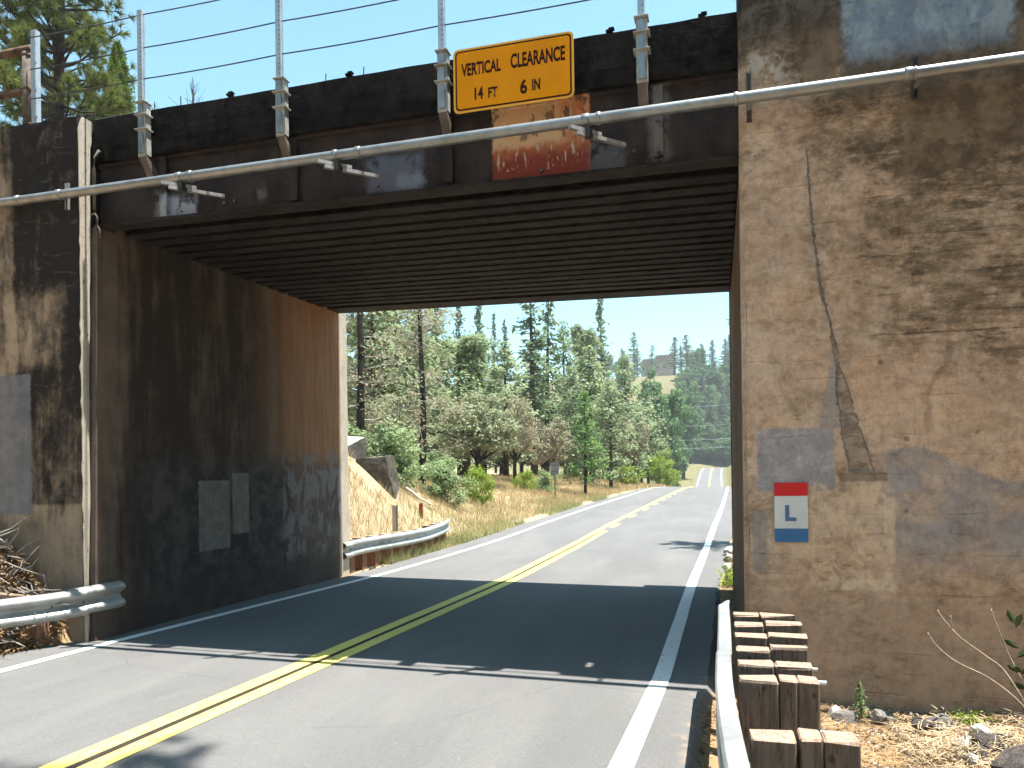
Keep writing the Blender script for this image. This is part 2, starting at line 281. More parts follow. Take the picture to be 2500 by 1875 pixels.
RAIL = flat('weathered_guardrail_steel', (.36, .37, .365), .46, .45, .3, .22, 6, .1)
BOLT = flat('dark_bolt_steel', (.12, .10, .09), .6, .4, .4, .2, 30, 0)

# ------------------------------------------------------------------ ground and road
def pl(y, pts):
    return float(np.interp(y, [a for a, b in pts], [b for a, b in pts]))
ZR = [(-40, -.3), (-12, 0), (6, .03), (12, .13), (18, .29), (27, .47), (39, .66), (55, .88), (70, .78), (88, .53), (110, -.4), (140, -1.5), (165, -1.6), (194, -.62), (230, 2.0), (262, 4.45), (272, 4.6), (285, 4.4), (330, 4.4)]
XC = [(-40, 1.8), (-3.2, 2.78), (0, 2.93), (6, 3.2), (18, 3.5), (27, 3.75), (45, 4.1), (88, 5.0), (194, 4.8), (240, 4.9), (262, 5.4), (272, 7.2), (285, 13.5), (300, 26), (330, 60)]
zr = lambda y: pl(y, ZR)
xc = lambda y: pl(y, XC)
WL, WR = [(-40, 2.75), (0, 2.7), (6, 2.5), (9, 2.36), (14, 2.28), (27, 2.42), (40, 2.45), (60, 2.6), (88, 3.0), (330, 3.1)], [(-40, 3.45), (0, 3.37), (6, 3.17), (12, 3.2), (48, 3.3), (88, 3.15), (330, 3.1)]
EL = [(-40, .75), (-1, .62), (0, .5), (6, .5), (9, .6), (14, .65), (330, .7)]
ER = [(-40, .35), (6, .42), (14, .5), (20, .7), (330, .6)]
xl = lambda y: xc(y) - pl(y, WL) - pl(y, EL)
xr = lambda y: xc(y) + pl(y, WR) + pl(y, ER)
def roadz(x, y): return zr(y) - .014 * (x - xc(y))
HN = {}
def h2(ix, iy):
    k = (ix, iy)
    if k not in HN: HN[k] = random.Random(ix * 7349 + iy * 9151).random()
    return HN[k]
def vnoise(x, y):
    ix, iy = math.floor(x), math.floor(y); fx, fy = x - ix, y - iy; fx = fx * fx * (3 - 2 * fx); fy = fy * fy * (3 - 2 * fy)
    return (h2(ix, iy) * (1 - fx) + h2(ix + 1, iy) * fx) * (1 - fy) + (h2(ix, iy + 1) * (1 - fx) + h2(ix + 1, iy + 1) * fx) * fy - .5
def ss(v, a, b):
    t = min(1, max(0, (v - a) / (b - a))); return t * t * (3 - 2 * t)
BH = [(5.7, 2.9), (9, 3.1), (13, 3.0), (18, 2.3), (25, 1.3), (40, 1.0), (60, 1.0), (100, 1.5), (400, 2)]
BW = [(5.7, 2.6), (9, 3.2), (13, 4.2), (18, 6), (25, 8), (40, 8), (100, 10)]
def gz(x, y):
    """height of the natural ground"""
    a, b = xl(y), xr(y); base = roadz(min(max(x, a), b), y) - .03
    n = vnoise(x * .9, y * .9) * .10 + vnoise(x * .31 + 9, y * .31) * .25 * min(1, max(abs(x - a), 0) / 4)
    if a <= x <= b: return base - .05
    if y < 5.7:
        if x < a: d = pl(y, [(-5.2, -2.6), (-2.3, -1.15), (-1.05, -.56), (-.5, -.24), (-.2, -.1), (5.7, -.1)]) - x; z = base + ss(d, -.05, .95) * 1.05 + max(0, d - .8) * .3 + n * ss(a - x, 0, .6)
        else:
            d = x - b; z = base - .06 * ss(d, 0, .3) - .02 + .12 * ss(x, 7.9, 9.4) + n * ss(d, .6, 1.6) + .25 * ss(x, 8.3, 9.4) * ss(-y, .5, 2.2) + max(0, d - 3) * .2
        return z
    if x < a:
        d = a - x; z = base + pl(y, BH) * ss(d, .75, pl(y, BW) + .75) + n * ss(d, .1, 1.0) + max(0, d - 12) * (.03 + .10 * ss(y, 60, 140)) * (1 - ss(y, 240, 310))
    else:
        d = x - b; z = base + (.9 if y < 30 else 1.4) * ss(d, .2, 3.5) + n * ss(d, .1, 1.0) + max(0, d - 8) * .06
    if y > 294: z += (min(y, 346) - 294) * .80 + max(0, min(y, 440) - 346) * .12 - max(0, y - 470) * .1
    return z
def grid(xs, ys, f):
    bm = B(); V = [[bm.verts.new((x, y, f(x, y))) for x in xs] for y in ys]
    for j in range(len(ys) - 1):
        for i in range(len(xs) - 1): bm.faces.new((V[j][i], V[j][i + 1], V[j + 1][i + 1], V[j + 1][i]))
    return bm
def mat_ground():
    m = M('dry_ground', .97, .05); n = m.noise(.35, 7, .62, .3); n2 = m.noise(2.6, 7, .65); g = m.noise(26, 6, .7); s = m.noise(9, 5, .7, 0, (1, 2.5, 1))
    col = m.mix(m.sm(n, .38, .62), (.27, .17, .095), (.35, .24, .13)); col = m.mix(m.sm(n2, .5, .68, 0, .7), col, (.21, .125, .075))
    col = m.mix(m.sm(m.y, 5.7, 7, 0, .6), col, (.44, .37, .245)); col = m.mix(m.sm(m.add(m.y, m.mul(m.sub(n, .5), 60)), 100, 150), col, m.mix(m.sm(n2, .4, .6), (.10, .10, .05), (.19, .165, .085)))
    col = m.mix(m.sm(g, .55, .66, 0, .6), col, (.46, .38, .25)); col = m.mix(m.sm(s, .6, .7, 0, .5), col, (.11, .075, .05)); m.col(col); m.bump(m.add(m.mul(g, .7), n2), .9, .05); return m.m
GROUND = mat_ground()
xs = [-700, -420, -260, -170, -110, -75, -52, -38, -28, -21, -16, -13] + list(np.arange(-11, -3, .5)) + list(np.arange(-3, 1.2, .14)) + [1.6, 2.4, 3.2, 4.2, 5.2, 6.0] + list(np.arange(6.3, 10.2, .14)) + list(np.arange(10.4, 16, .6)) + [18, 22, 28, 36, 50, 75, 110, 170, 260, 420, 700]
ys = [-600, -300, -150, -80, -50, -35, -25, -18, -14, -11, -9] + list(np.arange(-8, -3, .4)) + list(np.arange(-3, .4, .14)) + [1, 2, 3, 4, 5, 5.6, 5.75] + list(np.arange(6, 14, .3)) + list(np.arange(14, 40, .8)) + list(np.arange(40, 110, 3)) + list(np.arange(110, 300, 8)) + list(np.arange(310, 620, 25)) + [700, 900, 1300]
tag(obj('ground', grid(xs, ys, gz), GROUND, None, True), kind='structure')

def mat_asphalt():
    m = M('worn_grey_asphalt', .86, .25); n = m.noise(.8, 6, .6, .3, (1, .35, 1)); n2 = m.noise(6, 6, .6); g = m.noise(150, 3, .8); g2 = m.voro(95)
    lane = m.noise(1.1, 3, .5, 0, (1.6, .03, 1))
    col = m.mix(m.sm(n, .3, .7), (.133, .132, .130), (.17, .168, .164)); col = m.mix(m.sm(lane, .42, .62, 0, .35), col, (.125, .124, .123))
    col = m.mix(m.sm(g, .35, .7, .40, 0), col, (.08, .079, .08)); col = m.mix(m.sm(g2, .02, .22, .5, 0), col, (.26, .25, .235)); col = m.mix(m.sm(n2, .60, .75, 0, .25), col, (.21, .20, .19))
    edge = m.sm(m.add(m.x, m.mul(m.sub(n2, .5), .9)), 6.5, 6.85); dirt = m.mul(m.mul(edge, m.sm(m.noise(9, 6, .7), .45, .58)), m.sm(m.y, 1, 0)); col = m.mix(m.mul(dirt, .7), col, (.34, .25, .16))
    cr = m.mul(m.sm(m.voro(.55, 'DISTANCE_TO_EDGE'), .002, .007, 1, 0), m.sm(m.noise(.6, 3, .5), .5, .6)); col = m.mix(m.mul(cr, .32), col, (.06, .06, .06))
    ag = m.noise(48, 5, .75); col = m.mix(m.sm(ag, .52, .66, 0, .45), col, (.10, .098, .095)); col = m.mix(m.sm(ag, .32, .44, .4, 0), col, (.30, .29, .275)); ws = m.noise(1.6, 5, .6, .5, (1, .3, 1), (4, 4, 0)); col = m.mix(m.sm(ws, .45, .75, 0, .16), col, (.24, .234, .225))
    m.col(col); m.bump(m.add(m.add(m.mul(g, .6), m.mul(g2, .5)), ag), .6, .008); return m.m
ASPH = mat_asphalt()
yr = list(np.arange(-30, -9, 2)) + list(np.arange(-9, 8, .35)) + list(np.arange(8, 30, 1)) + list(np.arange(30, 100, 3)) + list(np.arange(100, 331, 5))
bm = B(); rows = []
for y in yr:
    a, b = xl(y), xr(y); j = (random.random() - .5) * .05; c = [a - .10, a + j, a + .6, xc(y) - 1.4, xc(y), xc(y) + 1.6, b - .3, b + j, b + .10]
    rows.append([bm.verts.new((x, y, roadz(x, y) + (-.10 if k in (0, 8) else 0) + .004)) for k, x in enumerate(c)])
for p_, q in zip(rows[:-1], rows[1:]):
    for k in range(8): bm.faces.new((p_[k], p_[k + 1], q[k + 1], q[k]))
road = tag(obj('road', bm, ASPH), kind='structure')
def mat_line(name, c, c2):
    m = M(name, .7, .3); w = m.noise(14, 6, .7); g = m.noise(120, 3, .7); col = m.mix(m.sm(w, .35, .65), c, c2); ch = m.noise(22, 6, .75, 0, (1, .35, 1)); col = m.mix(m.mul(m.sm(g, .60, .70), .6), col, (.18, .17, .16)); col = m.mix(m.mul(m.sm(ch, .60, .66), .75), col, (.20, .195, .19)); m.col(col); m.bump(g, .3, .004); return m.m
WHITE = mat_line('white_road_paint', (.74, .73, .71), (.80, .79, .77)); YELLOW = mat_line('yellow_road_paint', (.78, .63, .12), (.80, .68, .20))
def stripe(name, off, w, y0, y1, mat, step=1.0):
    bm = B(); prev = None; n = max(2, int((y1 - y0) / step)) + 1
    for y in np.linspace(y0, y1, n):
        x = off(y); j = (random.random() - .5) * .006; a = bm.verts.new((x - w / 2 + j, y, roadz(x, y) + .009)); b = bm.verts.new((x + w / 2 + j, y, roadz(x, y) + .009))
        if prev: bm.faces.new((prev[0], prev[1], b, a))
        prev = (a, b)
    return obj(name, bm, mat, road)
stripe('edge_line', lambda y: xc(y) - pl(y, WL), .13, -30, 330, WHITE)
stripe('edge_line', lambda y: xc(y) + pl(y, WR), .16, -30, 330, WHITE)
stripe('centre_line', lambda y: xc(y) - .115, .165, -30, 330, YELLOW)
stripe('centre_line', lambda y: xc(y) + .115, .165, -30, 15.5, YELLOW)
y = 16.6
while y < 90:
    stripe('centre_line_dash', lambda y: xc(y) + .13, .15, y, y + 1.5, YELLOW); y += 4.2
stripe('centre_line', lambda y: xc(y) + .115, .165, 150, 330, YELLOW)
stripe('tar_joint', lambda y: xc(y), .05, -30, 15, flat('dark_tar_strip', (.05, .04, .035), .8, .2, 0, .3, 30, .2))

# ------------------------------------------------------------------ abutments
def rough_box(bm, x0, x1, y0, y1, z0, z1, nx, nz, amp, front=True, batter=0.0):
    """box whose camera-side face is a slightly uneven grid and whose top edge is chipped"""
    V = {}
    for i in range(nx + 1):
        for k in range(nz + 1):
            x = x0 + (x1 - x0) * i / nx; z = z0 + (z1 - z0) * k / nz; e = i in (0, nx)
            dy = (vnoise(x * 3.1 + 40, z * 3.1) * amp + vnoise(x * 11, z * 11 + 5) * amp * .5); tz = vnoise(x * 5, 3.3) * amp * 2 if k == nz else 0
            tx = vnoise(z * 4.5, 7.7 + x) * amp * 1.2 if e else 0
            V[i, k] = bm.verts.new((x + tx, y0 + dy - batter * (1 - k / nz), z + tz))
    Wv = {(i, k): bm.verts.new((V[i, k].co.x, y1, V[i, k].co.z)) for i in range(nx + 1) for k in range(nz + 1) if i in (0, nx) or k in (0, nz)}
    for i in range(nx):
        for k in range(nz): bm.faces.new((V[i, k], V[i + 1, k], V[i + 1, k + 1], V[i, k + 1]))
    for i in range(nx):
        for k in (0, nz): bm.faces.new((V[i, k], V[i + 1, k], Wv[i + 1, k], Wv[i, k]))
    for k in range(nz):
        for i in (0, nx): bm.faces.new((V[i, k], V[i, k + 1], Wv[i, k + 1], Wv[i, k]))
    bm.faces.new([Wv[i, 0] for i in range(nx + 1)] + [Wv[nx, k] for k in range(1, nz + 1)] + [Wv[i, nz] for i in range(nx - 1, -1, -1)] + [Wv[0, k] for k in range(nz - 1, 0, -1)])
    return bm
ab_l = thing('bridge_abutment', 'dark mould-stained concrete abutment and wing wall left of the road', 'abutment', (-.06, 0, 0))
bm = rough_box(B(), -3.2, -.09, -.2, .25, -.4, 5.99, 26, 60, .014); obj('wing_wall', bm, LEFT_WING, ab_l)
box(b := B(), -14, -3.2, -.19, .25, -.4, 5.95); obj('wing_wall', b, LEFT_WING, ab_l)
# the pale sunlit end of the wing wall, chipped along its edges
bm = B(); rows = []
for k in range(81):
    z = -.3 + 6.3 * k / 80; fy = -.205 + vnoise(z * 6, 1.5) * .02 - .012 * (vnoise(z * 17, 9) > .3); t = z / 6.0; by = -.035 - .115 * (1 - t) + vnoise(z * 3, 8.2) * .03 + (.02 if z > 5.7 else 0)
    if z > 5.88: fy += (z - 5.88) * .4
    rows.append([bm.verts.new(q) for q in ((-.11, fy + .03, z), (-.062, fy, z), (-.055, (fy + by) / 2, z), (-.062, max(by, fy + .03), z), (-.11, max(by, fy + .03), z))])
for a, b in zip(rows[:-1], rows[1:]):
    for k in range(5): bm.faces.new((a[k], a[(k + 1) % 5], b[(k + 1) % 5], b[k]))
bm.faces.new(rows[-1]); obj('wall_end', bm, END_FACE, ab_l)
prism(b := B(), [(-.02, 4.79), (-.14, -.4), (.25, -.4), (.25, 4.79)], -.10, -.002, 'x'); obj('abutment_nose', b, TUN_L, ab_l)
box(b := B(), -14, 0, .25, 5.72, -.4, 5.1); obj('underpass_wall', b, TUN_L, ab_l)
box(b := B(), -14, -.2, .25, 5.95, 5.1, 5.9); obj('backfill_wall', b, DECKTOP, ab_l)
box(b := B(), -14, .015, 5.72, 6.02, -.4, 5.3, .012); obj('far_wall_end', b, END_FACE, ab_l)
bm = B(); tube(bm, [(-.02, -.03, 4.98), (-.02, -.035, 5.45), (-.005, -.03, 5.58), (.05, -.02, 5.66)], .018, 8); obj('conduit_stub', bm, STAINED, ab_l, True)
for z, dx in ((4.92, .0), (4.78, .03)):
    bm = B(); tube(bm, [(-.04 + dx, -.05, z), (.0 + dx, -.05, z + .01), (.03 + dx, -.05, z - .03), (.035 + dx, -.05, z - .13)], .011, 6); obj('bent_rebar', bm, STAINED, ab_l, True)
for z in (5.62, 5.41): tube(b := B(), [(-.07, -.12, z), (-.045, -.12, z)], .012, 8); obj('bolt', b, GALV, ab_l)

ab_r = thing('bridge_abutment', 'tan concrete wing wall with long crack and grey paint patches, right of the road', 'abutment', (7.05, 0, 0))
bm = rough_box(B(), 7.085, 10.6, -.1, .25, -.5, 6.35, 56, 110, .02); obj('wing_wall', bm, RIGHT_WING, ab_r)
box(b := B(), 10.6, 20, -.095, .25, -.5, 6.33); obj('wing_wall', b, RIGHT_WING, ab_r)
prism(b := B(), [(7.05, -.5), (7.05, 6.34), (7.09, 6.34), (7.09, -.5)], -.085, .25, 'y')
bmesh.ops.bevel(b, geom=[e for e in b.edges if abs(e.verts[0].co.x - 7.05) < .001 and abs(e.verts[1].co.x - 7.05) < .001 and abs(e.verts[0].co.z - e.verts[1].co.z) > 1 and e.verts[0].co.y < 0], offset=.025, segments=2, affect='EDGES'); obj('corner_strip', b, RIGHT_WING, ab_r)
box(b := B(), 7.06, 20, .25, 5.72, -.5, 4.745); obj('underpass_wall', b, TUN_R, ab_r)
box(b := B(), 7.3, 20, .25, 5.95, 4.745, 6.3); obj('backfill_wall', b, DECKTOP, ab_r)
box(b := B(), 7.045, 20, 5.72, 5.9, -.5, 5.3, .012); obj('far_wall_end', b, TUN_R, ab_r)

# ------------------------------------------------------------------ railway bridge span
br = thing('railway_bridge', 'dark rusted steel railway bridge span crossing over the road', 'bridge', (3.5, 0, 4.75))
bm = B(); n = 90; R0 = []
for i in range(n + 1):
    x = -.055 + 7.1 * i / n; t = 6.05 + .012 * (i / n) + vnoise(x * 4, 2) * .008; d = vnoise(x * 2.3, 6) * .02
    R0.append([bm.verts.new(q) for q in ((x, .10, 5.53), (x, -.005 + d, 5.535), (x, -.012 + d, 5.70), (x, -.008 + d, 5.85), (x, .0 + d, t - .02), (x, .03, t), (x, .42, t + .01), (x, .42, 5.53))])
for a, b in zip(R0[:-1], R0[1:]):
    for k in range(8): bm.faces.new((a[k], a[(k + 1) % 8], b[(k + 1) % 8], b[k]))
bm.faces.new(R0[0]); bm.faces.new(R0[-1]); obj('deck_edge', bm, DECK, br)
box(b := B(), -.15, 7.2, .42, 5.3, 5.35, 5.98); obj('deck_slab', b, SOFFIT, br)
def sofz(x, y):
    u = x / 7.05; v = min(1, max(0, y / 5.7)); return (4.80 * (1 - u) + 4.72 * u) * (1 - v) + (4.98 * (1 - u) + 4.84 * u) * v
def settle(b, ref, y):
    for v_ in b.verts: v_.co.z += sofz(v_.co.x, y) - ref
    return b
box(b := B(), -.15, 7.2, 5.3, 5.72, 4.83, 6.05); settle(b, 4.83, 5.7); obj('far_girder', b, SOFFIT, br)
prism(b := B(), [(-.05, 4.83), (7.045, 4.75), (7.045, 5.53), (-.05, 5.53)], .085, .105, 'y'); obj('girder_web', b, GIRDER, br)
box(b := B(), -.05, 7.045, -.005, .2, 4.745, 4.778, .006); settle(b, 4.745, 0); obj('bottom_flange', b, SOFFIT, br)
box(b := B(), -.05, 7.045, .05, .2, 5.495, 5.53); obj('top_flange', b, GIRDER, br)
for i in range(16):
    yb = .50 + i * .298; bm = B(); zb = 4.80
    box(bm, -.04, 7.05, yb - .09, yb + .09, zb, zb + .025, .004); box(bm, -.04, 7.05, yb - .012, yb + .012, zb + .025, 5.35); settle(bm, zb, yb); obj('floor_beam', bm, SOFFIT, br)
for x in (.86, 2.5, 4.25, 6.33): box(b := B(), x - .045, x + .045, .02, .085, 4.835, 5.50); obj('web_stiffener', b, GIRDER, br)
for x, z in ((1.62, 4.92), (1.75, 4.93), (5.93, 4.92), (6.10, 4.93), (3.45, 4.9), (2.75, 5.3), (5.2, 4.85)): tube(b := B(), [(x, .086, z), (x, .06, z)], .018, 8); obj('rivet', b, STAINED, br)
for x in (1.75, 3.18, 4.86, 5.9, 6.75): box(b := B(), x - .045, x + .02, .0, .07, 6.055, 6.085, .006); box(b, x - .02, x + .035, .0, .06, 6.085, 6.10, .005); obj('rail_clip', b, DECK, br)
for x in (1.05, 2.86, 3.3, 5.35): tube(b := B(), [(x, .1, 6.05), (x + .003, .1, 6.17 + .05 * vnoise(x, 2))], .006, 6); obj('spike', b, CABLE, br)

# ------------------------------------------------------------------ cable fence posts with outrigger brackets
def fence_post(x, label, top):
    t = thing('fence_post', label, 'fence post', (x, -.1, 5.47), 'steel fence posts along the bridge edge')
    bm = B(); box(bm, x - .032, x + .032, -.135, -.128, 6.06, top, .003); box(bm, x - .032, x - .026, -.128, -.075, 6.06, top); box(bm, x + .026, x + .032, -.128, -.075, 6.06, top); ur = obj('upright', bm, GALV, t)
    for k in range(int((top - 6.12) / .05)):
        bm = B(); tube(bm, [(x + .012, -.1365, 6.12 + k * .05), (x + .012, -.1345, 6.12 + k * .05)], .007, 6)
        obj('bolt_hole', bm, DARKSTEEL, ur)
    bm = B(); box(bm, x - .05, x + .05, -.12, -.11, 5.47, 6.06, .003); box(bm, x - .05, x - .042, -.11, -.03, 5.49, 6.06); box(bm, x + .042, x + .05, -.11, -.03, 5.49, 6.06); bc = obj('bracket_channel', bm, GALV_OLD, t)
    for z, w in ((6.065, .066), (5.925, .075), (5.765, .075)): box(b := B(), x - w, x + w, -.15, -.02, z, z + .012, .002); obj('bracket_plate', b, GALV_OLD, bc)
    for z0, z1 in ((5.94, 6.06), (5.78, 5.915), (5.50, 5.745)):
        bm = B(); zz = [(-.03, z0), (.03, z0), (.03, z1 - .05), (.022, z1 - .025), (.01, z1 - .01), (-.01, z1 - .01), (-.022, z1 - .025), (-.03, z1 - .05)]
        prism(bm, [(x + u, v) for u, v in zz], -.14, -.121, 'y'); obj('gusset', bm, PIPE, bc)
    bm = B(); prism(bm, [(-.115, 5.50), (-.115, 5.46), (.03, 5.27), (.085, 5.27), (.085, 5.36)], x - .045, x + .045, 'x'); obj('knee_brace', bm, STAINED, t)
    return t
for x, l, tp in ((.71, 'first steel fence post left, nearest the pale wall end, full height showing', 7.09), (2.44, 'second steel fence post left of the yellow sign', 7.2), (4.25, 'steel fence post just left of the yellow clearance sign', 7.2), (6.2, 'steel fence post right of the yellow clearance sign', 7.2)): fence_post(x, l, tp)
t = thing('fence_post', 'bright steel post beside rusty handrail on left wing wall top', 'fence post', (-.84, 0, 6), 'steel fence posts along the bridge edge')
bm = B(); box(bm, -.875, -.805, -.06, -.053, 5.97, 7.17, .003); box(bm, -.875, -.868, -.053, .01, 5.97, 7.17); box(bm, -.812, -.805, -.053, .01, 5.97, 7.17); obj('upright', bm, GALV, t)
for k in range(3): box(b := B(), -.83, -.78, -.068, -.058, 6.12 + k * .32, 6.15 + k * .32); obj('cable_clip', b, GALV, t)
for z, l in ((7.05, 'topmost of the three wire cables strung between bridge fence posts'), (6.68, 'middle wire cable strung between bridge fence posts'), (6.335, 'lowest wire cable strung just above the bridge deck edge')):
    bm = B(); P_ = []
    for a, b in ((-.84, .71), (.71, 2.44), (2.44, 4.25), (4.25, 6.2), (6.2, 14)):
        for k in range(8): u = k / 8; P_.append((a + (b - a) * u, -.1, z - .012 * 4 * u * (1 - u)))
    P_.append((14, -.1, z)); tube(bm, P_, .0065, 6); tag(obj('fence_cable', bm, CABLE, None, True), l, 'cable', 'wire cables of the bridge fence')
t = thing('handrail', 'old rusty pipe handrail on top of left wing wall', 'handrail', (-1.12, .05, 6))
bm = B(); tube(bm, [(-1.03, .05, 5.95), (-1.03, .05, 6.98)], .062, 14); obj('post', bm, STAINED, t, True)
for z in (6.10, 6.52, 6.92): tube(b := B(), [(-1.03, .05, z), (-1.03, .05, z + .035)], .068, 14); obj('collar', b, RUSTY, t, True)
for z in (7.02, 6.53): tube(b := B(), [(-.97, .04, z), (-2.2, .045, z - .005), (-4, .05, z)], .045, 12); obj('rail', b, RUSTY, t, True)

# ------------------------------------------------------------------ pale pipe across the bridge face
pp = thing('utility_pipe', 'long pale galvanised pipe running across the whole bridge face', 'pipe', (3.5, -.29, 5.09))
PZ = lambda x: 5.085 + .004 * (x + 1)
bm = B(); tube(bm, [(x, -.29, PZ(x)) for x in np.arange(-6, 16.1, .5)], .050, 20); obj('pipe_run', bm, PIPE, pp, True)
for x, w in ((-.83, .03), (-.25, .03), (1.33, .03), (1.47, .025), (3.17, .025), (3.42, .03), (5.70, .035), (5.82, .02), (7.02, .02), (8.38, .035), (8.43, .012)):
    bm = B(); tube(bm, [(x - w, -.29, PZ(x)), (x - w + .006, -.29, PZ(x)), (x + w - .006, -.29, PZ(x)), (x + w, -.29, PZ(x))], [.052, .058, .058, .052], 20); obj('coupling', bm, PIPE, pp, True)
def channel(bm, a, b, w, h):
    a = Vector(a); b = Vector(b); d = (b - a).normalized(); s = d.cross(Vector((0, 0, 1))).normalized() * w / 2; u = Vector((0, 0, h / 2))
    vs = [bm.verts.new(p + i * s + j * u) for p in (a, b) for i, j in ((-1, -1), (1, -1), (1, 1), (-1, 1))]
    for q in ((3, 2, 1, 0), (4, 5, 6, 7), (0, 1, 5, 4), (1, 2, 6, 5), (2, 3, 7, 6), (3, 0, 4, 7)): bm.faces.new([vs[i] for i in q])
for x in (1.36, 3.19, 5.72):
    for (s0, s1, dz, c) in ((-.20, -.035, -.085, 0), (-.13, -.03, -.122, 1), (.035, .14, -.085, 0), (.05, .42, -.122, 1)):
        bm = B(); k = .72; channel(bm, (x + s0 * k, -.29 + s0 * k, 5.09 + dz), (x + s1 * k, -.29 + s1 * k, 5.09 + dz), .04, .034); obj('support_strut', bm, STRUT, pp)
    bm = B(); box(bm, x - .03, x + .03, -.335, -.25, 4.95, 5.04, .004); obj('clamp', bm, DARKSTEEL, pp)
for x, z0, z1, y0, mm in ((-.21, 4.94, 5.24, -.235, STRUT), (7.135, 4.98, 5.42, -.14, STAINED), (8.47, 5.0, 5.34, -.14, DARKSTEEL)):
    bm = B(); box(bm, x - .022, x - .012, y0, y0 + .042, z0, z1); box(bm, x + .012, x + .022, y0, y0 + .042, z0, z1); box(bm, x - .012, x + .012, y0 + .032, y0 + .04, z0, z1); obj('wall_strut', bm, mm, pp)
    box(b := B(), x - .015, x + .015, -.27, y0, 5.07, 5.10); obj('standoff', b, STRUT, pp)

# ------------------------------------------------------------------ clearance sign
SIGNY = flat('yellow_sign_sheeting', (.86, .33, .003), .7, .08, 0, .08, 3, 0)
SIGNE = flat('faded_sign_margin', (.88, .45, .07), .7, .08, 0, .08, 3, 0); INK = flat('dark_sign_ink', (.05, .010, .008), .7, .08, 0, .2, 12, 0)
def rrect(x0, x1, z0, z1, r, n=6):
    P_ = []
    for cx, cz, a0 in ((x1 - r, z1 - r, 0), (x0 + r, z1 - r, 90), (x0 + r, z0 + r, 180), (x1 - r, z0 + r, 270)):
        for k in range(n + 1): a = R(a0 + 90 * k / n); P_.append((cx + r * math.cos(a), cz + r * math.sin(a)))
    return P_
def text_part(name, txt, x0, x1, z0, z1, y, mat, parent, bold=.006):
    c = bpy.data.curves.new(name, 'FONT'); c.body = txt; c.size = 1; c.offset = bold * 4; c.resolution_u = 4; to = bpy.data.objects.new(name, c); COL.objects.link(to)
    dg = bpy.context.evaluated_depsgraph_get(); me = bpy.data.meshes.new_from_object(to.evaluated_get(dg)); bpy.data.objects.remove(to); bpy.data.curves.remove(c)
    co = np.empty(len(me.vertices) * 3, np.float32); me.vertices.foreach_get('co', co); co = co.reshape(-1, 3); mn, mxx = co.min(0), co.max(0); V = np.empty_like(co)
    V[:, 0] = x0 + (co[:, 0] - mn[0]) / (mxx[0] - mn[0]) * (x1 - x0); V[:, 2] = z0 + (co[:, 1] - mn[1]) / (mxx[1] - mn[1]) * (z1 - z0); V[:, 1] = y
    me.vertices.foreach_set('co', V.ravel()); me.materials.clear(); me.update(); return link(name, me, mat, parent)
sg = thing('clearance_sign', 'yellow rectangular vertical clearance sign with dark red lettering on bridge', 'sign', (4.98, -.12, 5.40))
S0, S1, Z0, Z1 = 4.385, 5.575, 5.405, 6.025; yf = -.165
prism(b := B(), rrect(S0, S1, Z0, Z1, .05), yf, yf + .008, 'y'); obj('panel', b, SIGNE, sg)
prism(b := B(), rrect(S0 + .021, S1 - .021, Z0 + .021, Z1 - .021, .04), yf - .0022, yf - .0002, 'y'); obj('border', b, INK, sg)
prism(b := B(), rrect(S0 + .037, S1 - .037, Z0 + .037, Z1 - .037, .03), yf - .0045, yf - .0025, 'y'); sf = obj('face', b, SIGNY, sg)
for txt, a, b_, c, d in (('VERTICAL', 4.468, 4.868, 5.752, 5.878), ('CLEARANCE', 4.965, 5.495, 5.757, 5.90), ('14', 4.60, 4.688, 5.512, 5.632), ('FT', 4.738, 4.832, 5.512, 5.612), ('6', 5.055, 5.125, 5.50, 5.64), ('IN', 5.172, 5.252, 5.518, 5.628)):
    text_part('lettering', txt, a, b_, c, d, yf - .0062, INK, sf, .0085)
for x, z in ((4.52, 5.965), (4.98, 5.975), (5.46, 5.97), (4.935, 5.745), (4.93, 5.45)): tube(b := B(), [(x, yf - .004, z), (x, yf - .011, z)], .008, 8); obj('bolt', b, SIGNE, sg)
for x in (4.55, 5.35): box(b := B(), x - .02, x + .02, yf + .008, .0, 5.5, 5.98); obj('back_bracket', b, DARKSTEEL, sg)
def mat_ghost():
    m = M('worn_pale_lettering', .9, .1); n = m.noise(16, 5, .65, .4, (1, 1, .5)); m.col(m.mix(m.sm(n, .40, .5), (.50, .38, .27), (.20, .05, .028))); return m.m
GHOST = mat_ghost()
gl = thing('painted_lettering', 'worn pale lettering on the rust-red painted panel below the sign', 'lettering', (5.2, .083, 4.9))
for txt, a, b_, c, d in (('14', 4.80, 4.92, 4.84, 4.985), ('F', 4.96, 5.02, 4.86, 4.99), ('1', 5.26, 5.275, 4.86, 5.02), ('O', 5.30, 5.37, 4.87, 5.0), ('I', 5.43, 5.445, 4.88, 5.02), ('I', 5.55, 5.562, 4.88, 5.02)): text_part('letter', txt, a, b_, c, d, .0815, GHOST, gl)

